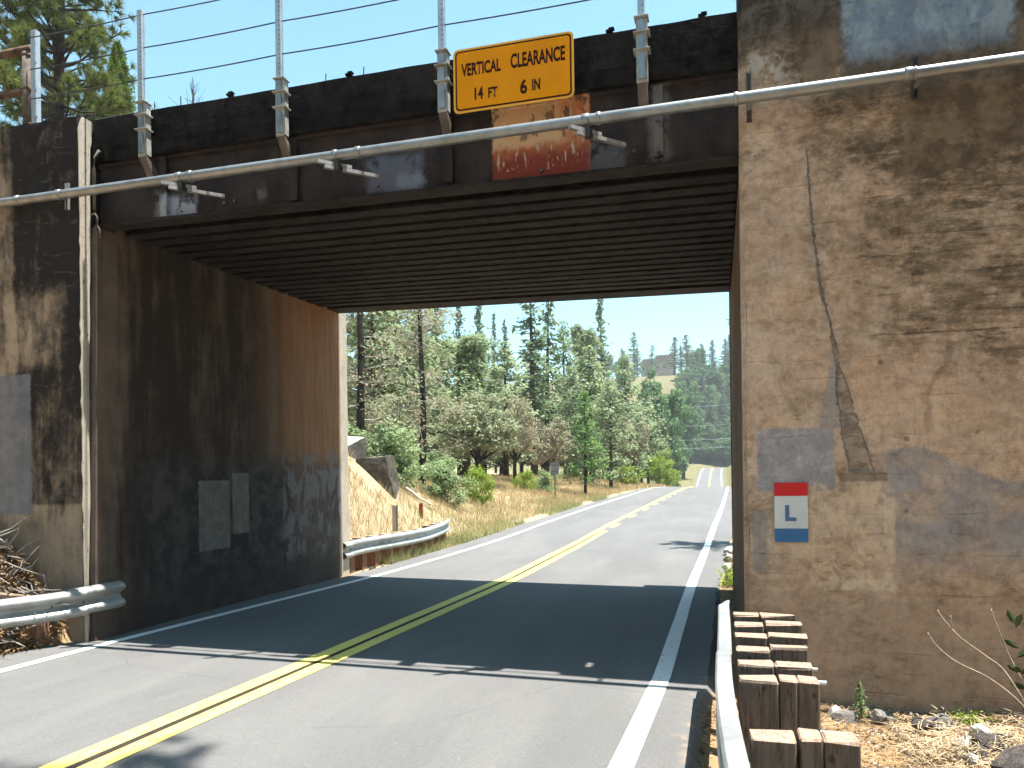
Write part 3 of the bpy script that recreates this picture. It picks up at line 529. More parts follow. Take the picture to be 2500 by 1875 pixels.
# ------------------------------------------------------------------ red white and blue trail marker
mk = thing('trail_marker', 'small red, white and blue marker panel with letter L on concrete wall', 'marker', (7.44, -.12, 1.25))
X0, X1, T0, T1 = 7.302, 7.578, 1.247, 1.772; yy = -.128
for nm, a, b_, c in (('red_band', .777, 1, (.60, .006, .010)), ('white_band', .232, .777, (.62, .66, .68)), ('blue_band', 0, .232, (.035, .15, .36))):
    box(b := B(), X0, X1, yy, yy + .012, T0 + (T1 - T0) * a + .001, T0 + (T1 - T0) * b_ - .001); pb = obj(nm, b, flat('marker_' + nm, c, .5, .4, 0, .06, 5, 0), mk); wb = pb if nm == 'white_band' else globals().get('wb')
lx, lz = X0 + .088, T0 + .52 * .36; bm = B(); prism(bm, [(lx, lz), (lx + .093, lz), (lx + .093, lz + .032), (lx + .034, lz + .032), (lx + .034, lz + .14), (lx, lz + .14)], yy - .003, yy - .001, 'y'); obj('letter', bm, flat('marker_letter_blue', (.06, .15, .30), .5, .4, 0, .06, 5, 0), wb)

# ------------------------------------------------------------------ guardrails
WP = [(.0, .155), (.022, .152), (.05, .138), (.078, .112), (.083, .09), (.076, .07), (.03, .038), (.008, .018), (.004, 0), (.008, -.018), (.03, -.038), (.076, -.07), (.083, -.09), (.078, -.112), (.05, -.138), (.022, -.152), (0, -.155)]
WPC = WP + [(u - .004, v) for u, v in WP[::-1]]
WT = [(.0, .155), (.045, .151), (.074, .143), (.084, .128)] + WP[4:]; WTC = WT + [(u - .004, v - .003) for u, v in WT[::-1]]
def crisp(o): o.data.set_sharp_from_angle(angle=R(28)); return o
def smooth_path(P_, n=8):
    P_ = [Vector(p) for p in P_]; out = []
    for i in range(len(P_) - 1):
        p0, p1, p2, p3 = P_[max(i - 1, 0)], P_[i], P_[i + 1], P_[min(i + 2, len(P_) - 1)]
        for k in range(n):
            t = k / n; out.append(.5 * ((2 * p1) + (p2 - p0) * t + (2 * p0 - 5 * p1 + 4 * p2 - p3) * t * t + (3 * p1 - p0 - 3 * p2 + p3) * t ** 3))
    out.append(P_[-1]); return out
def with_normals(pts, side):
    o = []
    for i, p in enumerate(pts):
        d = pts[min(i + 1, len(pts) - 1)] - pts[max(i - 1, 0)]; n = Vector((d.y, -d.x)).normalized() * side; o.append((p.x, p.y, p.z, n.x, n.y))
    return o
def wood(name, c, c2, dark):
    m = M(name, .9, .12); g = m.noise(9, 7, .65, .6, (4, 4, .5)); k = m.voro(3.2, 'F1', (3, 3, 2)); f = m.noise(60, 4, .7, 0, (1, 1, .12))
    col = m.mix(m.sm(g, .35, .65), c, c2); col = m.mix(m.sm(f, .58, .66, 0, .8), col, dark); col = m.mix(m.sm(k, .05, .16, .7, 0), col, dark); m.col(col); m.bump(m.add(g, m.mul(f, -1)), .6, .01); return m.m
WOOD = wood('weathered_brown_post_wood', (.125, .095, .075), (.20, .155, .125), (.030, .021, .016)); WOODLIT = wood('sunlit_end_grain', (.27, .19, .14), (.38, .285, .22), (.11, .075, .052))
WOODR = wood('reddish_post_wood', (.17, .09, .06), (.24, .14, .095), (.08, .045, .03))
def timber(name, x0, x1, y0, y1, z0, z1, parent, mat=WOOD, jit=.006):
    j = lambda: (random.random() - .5) * 2 * jit
    bm = B(); box(bm, x0, x1, y0, y1, z0, z1, .008)
    for v in bm.verts:
        if v.co.z > (z0 + z1) / 2: v.co.x += j() * .6; v.co.y += j() * .6; v.co.z += j()
    me = bpy.data.meshes.new(name); bmesh.ops.recalc_face_normals(bm, faces=bm.faces)
    for f in bm.faces: f.material_index = 1 if f.normal.z > .6 else 0  # upward faces take the paler end grain, their sunlight put into the colour
    bm.to_mesh(me); bm.free(); me.materials.append(mat); me.materials.append(WOODLIT); return link(name, me, None, parent)
def bolts(path, vz, parent, every, side=1, u=.012):
    for i in range(every // 2, len(path), every):
        x, y, z, nx, ny = path[i]; bm = B(); tube(bm, [(x + nx * u * side, y + ny * u * side, z + vz), (x + nx * (u + .012), y + ny * (u + .012), z + vz)], .014, 7); obj('bolt', bm, BOLT, parent)
# right, beside the camera
gr = thing('guardrail', 'near guardrail with paired brown timber posts beside the right wall', 'guardrail', (6.95, -3, 0), 'steel guardrails at the underpass')
pts = smooth_path([(6.895, -.62, .625), (6.892, -1.6, .625), (6.885, -2.6, .625), (6.885, -3.2, .622), (6.905, -3.85, .61), (6.945, -4.5, .59), (7.05, -5.6, .57), (7.3, -7.5, .56)]); path = with_normals(pts, 1)
cut = next(i for i, p in enumerate(path) if p[1] < -2.35)
sweep(b := B(), path[:cut + 2], WTC, True); crisp(obj('rail', b, RAIL, gr, True))
sweep(b := B(), [(x + nx * .006, y, z + .004, nx, ny) for x, y, z, nx, ny in path[cut:]], WTC, True); crisp(obj('rail', b, RAIL, gr, True))
sweep(b := B(), [(6.905, -.40, .62, -1, 0), (6.895, -.72, .63, -1, 0)], [(u * .96, v * .97) for u, v in WPC], True); obj('end_shoe', b, RAIL, gr, True)
for (x, y, z) in ((6.835, -2.30, .752), (6.83, -2.42, .752), (6.845, -3.52, .745), (6.86, -3.75, .738)): tube(b := B(), [(x, y, z - .02), (x - .004, y, z + .001)], .016, 8); obj('bolt', b, BOLT, gr)
for i, (yb, ztop, sp, xe) in enumerate(((-1.22, .80, 7.11, 7.36), (-1.62, .80, 7.12, 7.37), (-2.02, .805, 7.115, 7.355), (-2.36, .80, 7.115, 7.325), (-2.76, .80, 7.11, 7.31), (-3.10, .80, 7.105, 7.295), (-3.98, .80, 7.11, 7.335), (-5.2, .78, 7.16, 7.36))):
    dz = (.0, .015, .008, .012, -.008, .01, .012, 0)[i]; x0 = 6.918 if i < 6 else 6.935
    timber('block', x0, sp - .004, yb - .07, yb + .07, ztop - .38, ztop - (0 if i not in (3,) else .01), gr); 
    if i in (5, 6):
        sm_ = sp + (xe - sp) * (.46 if i != 6 else .42); timber('post', sp + .004, sm_ - .002, yb - .068, yb + .072, -.5, ztop + dz, gr, WOOD, .004); timber('post', sm_ + .002, xe, yb - .066, yb + .070, -.5, ztop + dz - .002, gr, WOOD, .004)
    else: timber('post', sp + .004, xe, yb - .068, yb + .072, -.5, ztop + dz, gr, WOOD, .010)
for y, z in ((-2.45, .70), (-2.82, .72), (-3.13, .55)): tube(b := B(), [(7.28, y, z), (7.37, y, z)], .012, 8); obj('through_bolt', b, GALV, gr)
# left, near side
gl_ = thing('guardrail', 'short steel guardrail running into the dark left wall, near side', 'guardrail', (-.4, -.9, 0), 'steel guardrails at the underpass')
pts = smooth_path([(-2.6, -5.2, .50), (-1.15, -2.3, .50), (-.56, -1.05, .49), (-.22, -.50, .505), (-.04, -.22, .53)]); path = with_normals(pts, 1); sweep(b := B(), path, WPC, True); rl_ = obj('rail', b, RAIL, gl_, True); bolts(path, 0, rl_, 7)
p2 = smooth_path([(-.15, -.36, .52), (-.02, -.14, .54), (.02, .0, .55), (.03, .1, .55), (.035, .2, .55)]); path2 = [(x + nx * .012, y + ny * .012, z + .006, nx, ny) for x, y, z, nx, ny in with_normals(p2, 1)]; sweep(b := B(), path2, WPC, True); obj('rail', b, RAIL, gl_, True)
for x, y in ((-.70, -1.08), (-.40, -.52), (-1.02, -1.85)): timber('post', x - .12, x + .07, y - .05, y + .10, -.3, .60, gl_, WOODR)
# left, far side
gf = thing('guardrail', 'curved steel guardrail beyond the underpass at left road edge', 'guardrail', (0, 8, 0), 'steel guardrails at the underpass')
pts = smooth_path([(-.02, 5.9, .52), (-.03, 6.6, .535), (.03, 7.3, .54), (.17, 8.4, .55), (.20, 9.6, .565), (.0, 11.2, .60), (-.25, 12.2, .63)]); path = with_normals(pts, 1); sweep(b := B(), path, WPC, True); rl_ = obj('rail', b, RAIL, gf, True); bolts(path, 0, rl_, 7)
sweep(b := B(), [(.005, 5.75, .52, 1, 0), (.0, 6.05, .522, 1, 0)], [(u * 1.06, v * 1.03) for u, v in WPC], True); obj('end_shoe', b, GALV_OLD, gf, True)
for k, y in enumerate((6.25, 6.75, 7.25, 7.75, 8.25, 8.75, 9.4, 10.1, 10.8, 11.5)):
    i = min(range(len(path)), key=lambda q: abs(path[q][1] - y)); x = path[i][0]; timber('post', x - .24, x - .01, y - .1, y + .1, -.2, .70 + .03 * (k > 6), gf, WOODR)

# ------------------------------------------------------------------ vegetation materials
def leaf_mat(name, a, b, c, tr=.38, sc=.9, rough=.75):
    m = M(name, rough, .15); n = m.noise(sc, 3, .6); g = m.noise(sc * 9, 3, .6); o = m.orand()
    col = m.mix(m.sm(m.add(n, m.mul(m.sub(o, .5), .22)), .35, .65), a, b); col = m.mix(m.sm(g, .5, .7, 0, .8), col, c); m.col(col)
    t = m.t; tl = t.nodes.new('ShaderNodeBsdfTranslucent'); mx = t.nodes.new('ShaderNodeMixShader'); mx.inputs[0].default_value = tr
    m.put(tl.inputs[0], col); t.links.new(m.b.outputs[0], mx.inputs[1]); t.links.new(tl.outputs[0], mx.inputs[2]); t.links.new(mx.outputs[0], t.nodes['Material Output'].inputs[0]); return m.m
LM = {'P': leaf_mat('pine_needles', (.10, .155, .075), (.15, .205, .105), (.19, .23, .115)),
      'C': leaf_mat('dark_conifer_needles', (.085, .135, .095), (.125, .175, .12), (.15, .19, .12)),
      'G': leaf_mat('grey_pine_needles', (.20, .26, .135), (.27, .335, .185), (.33, .38, .22)),
      'O': leaf_mat('grey_oak_leaves', (.22, .25, .14), (.29, .315, .195), (.33, .335, .22)),
      'B': leaf_mat('brownish_oak_leaves', (.24, .225, .14), (.31, .28, .19), (.33, .30, .21)),
      'K': leaf_mat('dark_green_leaves', (.085, .165, .07), (.125, .21, .095), (.16, .24, .11)),
      'S': leaf_mat('bright_green_leaves', (.11, .21, .06), (.16, .27, .085), (.20, .29, .10)),
      'Y': leaf_mat('yellow_green_shrub_leaves', (.20, .29, .04), (.27, .35, .06), (.31, .36, .09)),
      'T': leaf_mat('pale_green_shrub_leaves', (.20, .28, .13), (.27, .35, .18), (.32, .38, .21)),
      'N': leaf_mat('long_pine_needles', (.085, .115, .030), (.145, .175, .048), (.20, .215, .07), .35, 1.3),
      'E': leaf_mat('cedar_sprays', (.10, .165, .025), (.15, .22, .035), (.20, .25, .05), .3, 1.5)}
BARK = flat('grey_brown_bark', (.085, .065, .052), .95, .05, 0, .5, 4, .6); BARKD = flat('dark_bark', (.05, .042, .038), .95, .05, 0, .5, 4, .6); DEADW = flat('bleached_dead_wood', (.33, .30, .265), .9, .1, 0, .4, 9, .5)

# ------------------------------------------------------------------ foliage builders (numpy)
def rnd_dirs(n, rg): v = rg.normal(size=(n, 3)); return v / np.linalg.norm(v, axis=1, keepdims=True)
def cards(cent, size, rg, out=None, flat_=.5, asp=.6):
    """one diamond leaf card per centre"""
    n = len(cent); nrm = rnd_dirs(n, rg); nrm[:, 2] = np.abs(nrm[:, 2]) + flat_
    if out is not None: nrm += out * .8
    nrm /= np.linalg.norm(nrm, axis=1, keepdims=True); t = np.cross(nrm, rnd_dirs(n, rg)); t /= np.linalg.norm(t, axis=1, keepdims=True) + 1e-9; b = np.cross(nrm, t)
    s = (size * rg.uniform(.6, 1.35, n))[:, None]; V = np.stack([cent - t * s, cent - b * s * asp, cent + t * s, cent + b * s * asp], 1); return V.reshape(-1, 3)
def needles(base, dirn, length, width, rg):
    n = len(base); s = np.cross(dirn, rnd_dirs(n, rg)); s /= np.linalg.norm(s, axis=1, keepdims=True) + 1e-9; L = (length * rg.uniform(.7, 1.15, n))[:, None]
    return np.stack([base - s * width, base + s * width, base + dirn * L], 1).reshape(-1, 3)
def broad(seed, H=6., Wd=5., clumps=70, per=70, leaf=.11, trunk=.28, hollow=.35, rough=.28):
    rg = np.random.default_rng(seed); C_ = []
    while len(C_) < clumps:
        d = rnd_dirs(1, rg)[0]; r = rg.uniform(hollow, 1) ** .6; q = d * r; lump = .78 + .3 * math.sin(3 * d[0] + seed) * math.cos(2.3 * d[1] + seed * .7) + rg.normal() * .08
        q = q * lump
        if q[2] < -.72: continue
        C_.append((q[0] * Wd / 2, q[1] * Wd / 2, H * (trunk + (1 - trunk) / 2) + q[2] * H * (1 - trunk) / 2))
    C_ = np.array(C_); rr = Wd * .5 * rough * rg.uniform(.6, 1.25, clumps); k = np.repeat(np.arange(clumps), per); d = rnd_dirs(len(k), rg); P_ = C_[k] + d * (rr[k] * rg.uniform(.25, 1, len(k)) ** .6)[:, None] * np.array([1, 1, .75])
    bm = B(); tube(bm, [(0, 0, -.3), (.03 * H * .2, 0, H * .15), (0, .05, H * .38), (.05, 0, H * .6)], [H * .035, H * .028, H * .022, H * .01], 7)
    for i in rg.choice(clumps, min(12, clumps), False):
        c = C_[i]; z0 = H * rg.uniform(.18, .42); tube(bm, [(0, 0, z0), (c[0] * .45, c[1] * .45, z0 + (c[2] - z0) * .55), tuple(c * .97)], [H * .014, H * .009, H * .003], 5)
    return cards(P_, leaf, rg, d), bm
def conifer(seed, H=20., Wd=5., levels=34, per=5, leaf=.30, base=.16, droop=.15, taper=1.0, gap=.25, fluffy=1.0):
    rg = np.random.default_rng(seed); P_ = []; O_ = []; bm = B(); lean = rg.normal(size=2) * H * .01
    tube(bm, [(0, 0, -.5), (lean[0] * .4, lean[1] * .4, H * .5), (lean[0], lean[1], H * .985)], [H * .016, H * .010, H * .002], 7)
    for i in range(levels):
        f = i / (levels - 1); z = H * (base + (1 - base) * f ** .92); R_ = Wd / 2 * (1 - f ** (1.1 * taper)) ** .85 + Wd * .04
        if rg.uniform() < gap * .5: continue
        for j in range(per):
            if rg.uniform() < gap: continue
            a = rg.uniform(0, 2 * math.pi); L = R_ * rg.uniform(.55, 1.12); dz = -droop * L + rg.normal() * .05 * L + L * .25 * f
            n = max(5, int(34 * L / Wd * fluffy)); t = rg.uniform(.25, 1, n) ** .8; w = .05 * Wd + L * .13
            q = np.stack([np.cos(a) * L * t, np.sin(a) * L * t, z + dz * t + .10 * L * t * t], 1) + rg.normal(size=(n, 3)) * w * np.array([.7, .7, .45]); q[:, 0] += lean[0] * f; q[:, 1] += lean[1] * f
            P_.append(q); O_.append(np.tile(np.array([np.cos(a), np.sin(a), .2]), (n, 1)))
            if L > Wd * .2: tube(bm, [(lean[0] * f, lean[1] * f, z), (np.cos(a) * L * .85, np.sin(a) * L * .85, z + dz * .85)], [H * .003, H * .0008], 4)
    return cards(np.concatenate(P_), leaf, rg, np.concatenate(O_), .3, .42), bm
def greypine(seed, H=15., Wd=5.5, clumps=85, per=95, leaf=.24):
    rg = np.random.default_rng(seed); C_ = []
    for i in range(clumps):
        f = rg.uniform(.22, 1) ; R_ = Wd / 2 * math.sin(math.pi * min(1, (1.08 - f) * .95 + .12)) * rg.uniform(.25, 1.05); a = rg.uniform(0, 6.283); C_.append((math.cos(a) * R_, math.sin(a) * R_, H * f - H * .03))
    C_ = np.array(C_); rr = Wd * rg.uniform(.09, .17, clumps); k = np.repeat(np.arange(clumps), per); d = rnd_dirs(len(k), rg); P_ = C_[k] + d * (rr[k] * rg.uniform(.3, 1, len(k)) ** .5)[:, None] * np.array([1, 1, 1.15])
    bm = B()
    for s in (-1, 1): tube(bm, [(0, 0, -.5), (s * .04 * H * .4, 0, H * .3), (s * .05 * H, s * .03 * H, H * .62), (s * .06 * H, s * .05 * H, H * .93)], [H * .02, H * .014, H * .008, H * .002], 6)
    for i in rg.choice(clumps, 16, False): c = C_[i]; z0 = c[2] - H * rg.uniform(.05, .14); tube(bm, [(0, 0, max(z0, H * .1)), tuple(c)], [H * .005, H * .0015], 4)
    return cards(P_, leaf, rg, d, .3, .35), bm
def proto(kind, V, bm, H, Wd, lm, bark, nper=4):
    cm = quads('crown_' + kind, V, nper, lm); tm = bpy.data.meshes.new('trunk_' + kind); bmesh.ops.recalc_face_normals(bm, faces=bm.faces); bm.to_mesh(tm); bm.free(); tm.materials.append(bark)
    for p_ in tm.polygons: p_.use_smooth = True
    return cm, tm, H, Wd
PR = {}
PR['P'] = [proto('pine', *conifer(s, 20, 5, 30, 5, .34, b, .12, 1.0, .22), 20, 5, LM['P'], BARK) for s, b in ((11, .2), (12, .3), (13, .15))]
PR['C'] = [proto('conifer', *conifer(s, 20, 4, 40, 5, .30, .08, .22, .9, .10), 20, 4, LM['C'], BARKD) for s in (21, 22)]
PR['G'] = [proto('grey_pine', *conifer(s, 15, 5.5, 30, 7, .25, b, -.15, tp, .18, 1.5), 15, 5.5, LM['G'], BARK) for s, b, tp in ((31, .12, 1.6), (32, .18, 1.2), (33, .10, 2.0), (34, .15, 1.3))] + [proto('grey_pine', *greypine(35), 15, 5.5, LM['G'], BARK)]
PR['O'] = [proto('oak', *broad(s, 6, 5, 90, 80, .10, .16, .3, .26), 6, 5, LM['O'], BARKD) for s in (41, 42, 43)]
PR['B'] = [proto('brown_oak', *broad(s, 6, 5, 70, 65, .10, .2, .3, .24), 6, 5, LM['B'], BARKD) for s in (51, 52)]
PR['K'] = [proto('green_tree', *broad(s, 12, 9, 90, 80, .26, .12, .3, .25), 12, 9, LM['K'], BARKD) for s in (61, 62, 63)]
PR['S'] = [proto('young_conifer', *conifer(71, 8, 3.6, 26, 6, .15, .16, .05, .8, .12, 1.5), 8, 3.6, LM['S'], BARK)]
PR['Y'] = [proto('shrub', *broad(81, 2, 2.6, 60, 70, .055, .0, .2, .24), 2, 2.6, LM['Y'], BARK), proto('shrub', *broad(82, 2, 2.6, 60, 70, .055, .0, .2, .24), 2, 2.6, LM['Y'], BARK)]
PR['T'] = [proto('shrub', *broad(83, 2, 2.6, 60, 75, .06, .0, .2, .26), 2, 2.6, LM['T'], BARK), proto('shrub', *broad(84, 2, 2.6, 60, 75, .06, .0, .2, .26), 2, 2.6, LM['T'], BARK)]
KN = {'P': 'pine_tree', 'C': 'conifer_tree', 'G': 'grey_pine_tree', 'O': 'oak_tree', 'B': 'oak_tree', 'K': 'broadleaf_tree', 'S': 'young_conifer_tree', 'Y': 'shrub', 'T': 'shrub'}
CNT = {}
def tree(kind, x, y, ztop, w, label, group=None, zbase=None):
    CNT[kind] = CNT.get(kind, -1) + 1; cm, tm, H, Wd = PR[kind][CNT[kind] % len(PR[kind])]; zb = gz(x, y) - (.45 if kind in 'YT' else 0) if zbase is None else zbase; h = max(ztop - zb, .5)
    t = thing(KN[kind], label, 'shrub' if kind in 'YT' else 'tree', (x, y, zb), group); t.scale = (w / Wd, w / Wd, h / H); t.rotation_euler.z = random.uniform(0, 6.28)
    for nm, me in (('crown', cm), ('trunk', tm)):
        o = bpy.data.objects.new(nm, me); COL.objects.link(o); o.parent = t
    return t
WG = 'woodland trees left of the far road'; HG = 'trees on the far hillside'
for k, x, y, z, w, l in (
    ('G', -11.9, 35.4, 16.0, 6.4, 'tall feathery grey-green pine, second behind the bare-branched tree by the left wall'),
    ('G', -13.7, 47.3, 15.5, 6.0, 'grey-green pine rising left of the gap of sky under the bridge'),
    ('G', -10.6, 29.5, 15.1, 4.4, 'pale grey-green pine just behind the bare-branched tree'),
    ('C', -24.0, 82.9, 23.8, 3.6, 'narrow dark spire conifer, leftmost against the sky under the bridge'),
    ('P', -19.4, 76.9, 22.0, 4.0, 'slender pine with bare lower trunk, second spire from left against sky'),
    ('C', -21.5, 93.9, 23.6, 3.0, 'small dark conifer in the sky gap left of the big dark pine'),
    ('C', -24.1, 98.4, 25.5, 2.6, 'thin blue-green conifer beside the leftmost sky-line spire'),
    ('P', -8.5, 57.1, 18.6, 5.6, 'big dark green pine in the middle, its top cut by the bridge soffit'),
    ('P', -9.2, 65.1, 19.8, 4.8, 'dark pine standing close behind the big middle pine'),
    ('G', -8.2, 69.5, 17.7, 5.0, 'rounded grey-green pine left of the open-crowned sky-line pine'),
    ('G', -7.9, 80.0, 19.4, 5.0, 'grey-green pine directly left of the open-crowned sky-line pine'),
    ('P', -6.4, 84.5, 23.3, 4.0, 'tall open-crowned pine standing out alone against the sky'),
    ('G', -3.4, 56.3, 12.7, 5.0, 'pale pine below the open-crowned sky-line pine'),
    ('G', -1.6, 67.2, 13.5, 5.2, 'rounded pale pine at the right end of the grey-green stand'),
    ('G', -1.0, 50.8, 9.0, 3.8, 'lower pale pine behind the bright green roadside conifer'),
    ('G', -8.2, 46.8, 11.8, 5.4, 'mid-height grey-green pine left of the big dark middle pine'),
    ('G', -9.2, 40.3, 11.3, 5.4, 'mid-height grey-green pine above the wide round oak'),
    ('G', -10.0, 33.8, 10.7, 4.8, 'mid-height grey-green pine left above the wide round oak'),
    ('G', -5.8, 61.9, 11.9, 4.6, 'grey-green pine to the right below the big dark pine'),
    ('O', -5.3, 31.0, 6.6, 5.2, 'wide round grey-green oak on the bank behind the yellow-green shrub'),
    ('B', -4.5, 43.6, 6.4, 4.3, 'brownish oak left of the bright green roadside conifer'),
    ('O', -7.0, 24.3, 5.9, 3.6, 'small grey oak above the concrete blocks'),
    ('B', -5.5, 39.2, 7.2, 3.6, 'brownish oak right behind the wide round oak'),
    ('O', -9.6, 36.0, 7.8, 4.4, 'grey oak left behind the wide round oak'),
    ('S', -0.9, 38.4, 6.9, 3.1, 'bright green young conifer with bare trunk near the road edge'),
    ('B', -0.8, 65.3, 8.2, 4.0, 'brownish oak right of the bright green roadside conifer'),
    ('G', -1.5, 89.0, 11.0, 5.0, 'pale pine above the bright green roadside shrubs'),
    ('K', -2.4, 119.8, 19.3, 9.4, 'large dark green broadleaf tree below the hilltop house'),
    ('K', -2.4, 212, 30.0, 13., 'dark green broadleaf tree left of the far road rise'),
    ('K', -3.2, 150, 14.6, 9.0, 'dark shaded broadleaf tree left of the far dip in the road'),
    ('K', -2.6, 180, 12.5, 8.0, 'low dark broadleaf tree near the foot of the far road rise')): tree(k, x, y, z, w, l, WG)
for x, y, z, w in ((-13.0, 31.0, 9.0, 4.6), (-16, 41, 13, 5.5), (-18, 55, 15, 6), (-14, 58, 14, 6), (-12, 72, 15.5, 6), (-17, 70, 17, 6), (-23, 66, 16, 6.5), (-6.0, 74, 11, 5), (-3.6, 78, 9.5, 5), (-11.5, 52, 11, 5.5)): tree('G', x, y, z, w, 'grey-green pine filling the stand behind the front row of trees', 'background pines of the woodland')
for i, (x, y, w, h) in enumerate(((-10, 52, 6, 4.6), (-15, 56, 6, 5), (-7, 58, 5, 4.2), (-4.2, 72, 5, 4.5), (-9, 78, 7, 5.5), (-20, 60, 7, 5.5), (-12, 66, 6, 5), (-3, 96, 6, 5), (-6, 104, 7, 6), (-18, 80, 8, 6), (-25, 75, 8, 7), (-13, 44, 5, 4.4), (-17, 48, 5, 4.6), (-2.6, 84, 4, 3.6), (-12, 92, 8, 7))): tree('OKB'[i % 3], x, y, gz(x, y) + h, w, 'low shaded tree of the undergrowth behind the front trunks', 'undergrowth trees of the woodland')
HL_ = 'far green conifer on the wooded hillside beyond the road'
for k, x, y, z, w, l in (('P', -27.2, 325.5, 64.5, 7.4, 'thin-topped tree on the far sky line left of the hilltop house'), ('P', -21.7, 347.7, 62, 6.6, 'small sky-line tree in front of the hilltop house'), ('P', -10.5, 329.9, 62, 8, 'left of two dark sky-line pines right of the hilltop house'), ('P', -5.4, 336.5, 64, 9, 'right of two dark sky-line pines right of the hilltop house'), ('C', 0, 363.9, 64.5, 6.4, 'first pointed sky-line conifer right of the paired pines'), ('C', 5.3, 360.1, 65, 6.6, 'second pointed sky-line conifer right of the paired pines'), ('C', 10.8, 356.4, 64.6, 6.6, 'third pointed sky-line conifer right of the paired pines'), ('C', 14.6, 367.8, 64.4, 6, 'last sky-line conifer beside the right wall edge'), ('C', -30, 366, 64, 6, 'small pointed conifer just left of the hilltop house')): tree(k, 6.82 + (x - 6.82) * 1.12, -7.19 + (y + 7.19) * 1.12, 1.84 + (z - 1.84) * 1.12, w * 1.25, l, HG)
for k, x, y, z, w, l in (('K', -3, 289, gz(-3, 289) + 11, 12, 'dark green tree directly behind the far road bend, leftmost'), ('K', 3.5, 291, gz(3.5, 291) + 9, 11, 'dark green tree directly behind the far road bend, middle'), ('K', 9.5, 294, gz(9.5, 294) + 11, 12, 'dark green tree behind the far road bend beside the wall edge'), ('P', 5.5, 304, gz(5.5, 304) + 17, 8, 'tall pine behind the far road bend'), ('K', -9, 284, gz(-9, 284) + 12, 12, 'broad green tree left above the far road bend'), ('K', -6, 262, 15, 10, 'green tree at the left edge of the far road rise'), ('K', -7, 240, 13, 10, 'green tree lower left of the far road rise'), ('K', 15, 299, gz(15, 299) + 12, 13, 'pine at the wall edge above the far road bend'), ('P', 0, 302, gz(0, 302) + 16, 9, 'pine above the far road bend below the sky-line conifers')): tree(k, x, y, z, w, l, HG)
rg = random.Random(5)
for i in range(135):
    y = rg.uniform(297, 352); x = rg.uniform(-42, 22) * (y / 330); kk = 'KPKCKP'[i % 6]
    if abs(x - xc(min(y, 330))) < 7 and y < 312: continue
    if y > 316 and -31 < x < -9: continue
    g_ = gz(x, y); hh = rg.uniform(11, 17) * (1.0 if kk != 'K' else .8)
    tree(kk, x, y, g_ + hh, rg.uniform(7, 10) if kk == 'K' else rg.uniform(5, 7), HL_ if kk != 'K' else 'far dark broadleaf tree on the wooded hillside beyond the road', HG if kk != 'K' else 'far broadleaf trees on the hillside')
SH = 'roadside shrubs'
for k, x, y, z, w, l in (('T', -3.5, 15.6, 3.9, 3.0, 'pale green feathery shrub behind the mossy concrete blocks'), ('T', -2.7, 18.2, 2.75, 2.2, 'low pale green shrub right of the concrete blocks'), ('T', -4.7, 14.6, 3.9, 2.8, 'yellowish pale shrub beside the bright concrete block at the wall edge'),
    ('Y', -2.6, 22.4, 2.75, 1.5, 'small bright yellow-green shrub on the grassy bank'), ('Y', .2, 84.5, 5.2, 4.6, 'bright green rounded roadside shrub, the larger one near the crest'), ('Y', -1.4, 64, 3.4, 3.2, 'bright green low shrub left of the larger crest shrub'), ('Y', .1, 100, 3.6, 4.0, 'bright green shrub at the crest beside the road edge'), ('T', -2.9, 36, 2.5, 1.8, 'pale weedy shrub in the dry grass left of the young conifer'), ('Y', -3.6, 34, 2.6, 1.5, 'small green shrub at the foot of the round oak'), ('T', -6.4, 27, 3.4, 3.2, 'pale shrub under the small grey oak')): tree(k, x, y, z, w, l, SH)
tree('K', 21, 288, gz(21, 288) + 11, 12, 'dark tree right of the far road bend', 'far broadleaf trees on the hillside')
# right roadside tree, hidden by the wall but for its shadow on the road; tree beside the camera that shades the near road

for i, (x, y) in enumerate(((-9, -16), (-14, -9), (-6, -24), (-18, -20), (-12, -32), (14, -14), (18, -6), (12, -22), (22, -16), (16, -30), (-20, -5), (26, -4), (5, -46), (-2, -50), (13, -42), (-24, -30), (30, -26))): tree('KPK'[i % 3], x, y, gz(x, y) + 13 + 5 * ((i * 37) % 7) / 7, 9 if i % 3 != 1 else 6, 'unseen tree added around the viewer to block sky light', 'added trees behind the viewer, blocking sky light')  # trees added out of view to cut the sky light reaching the bridge
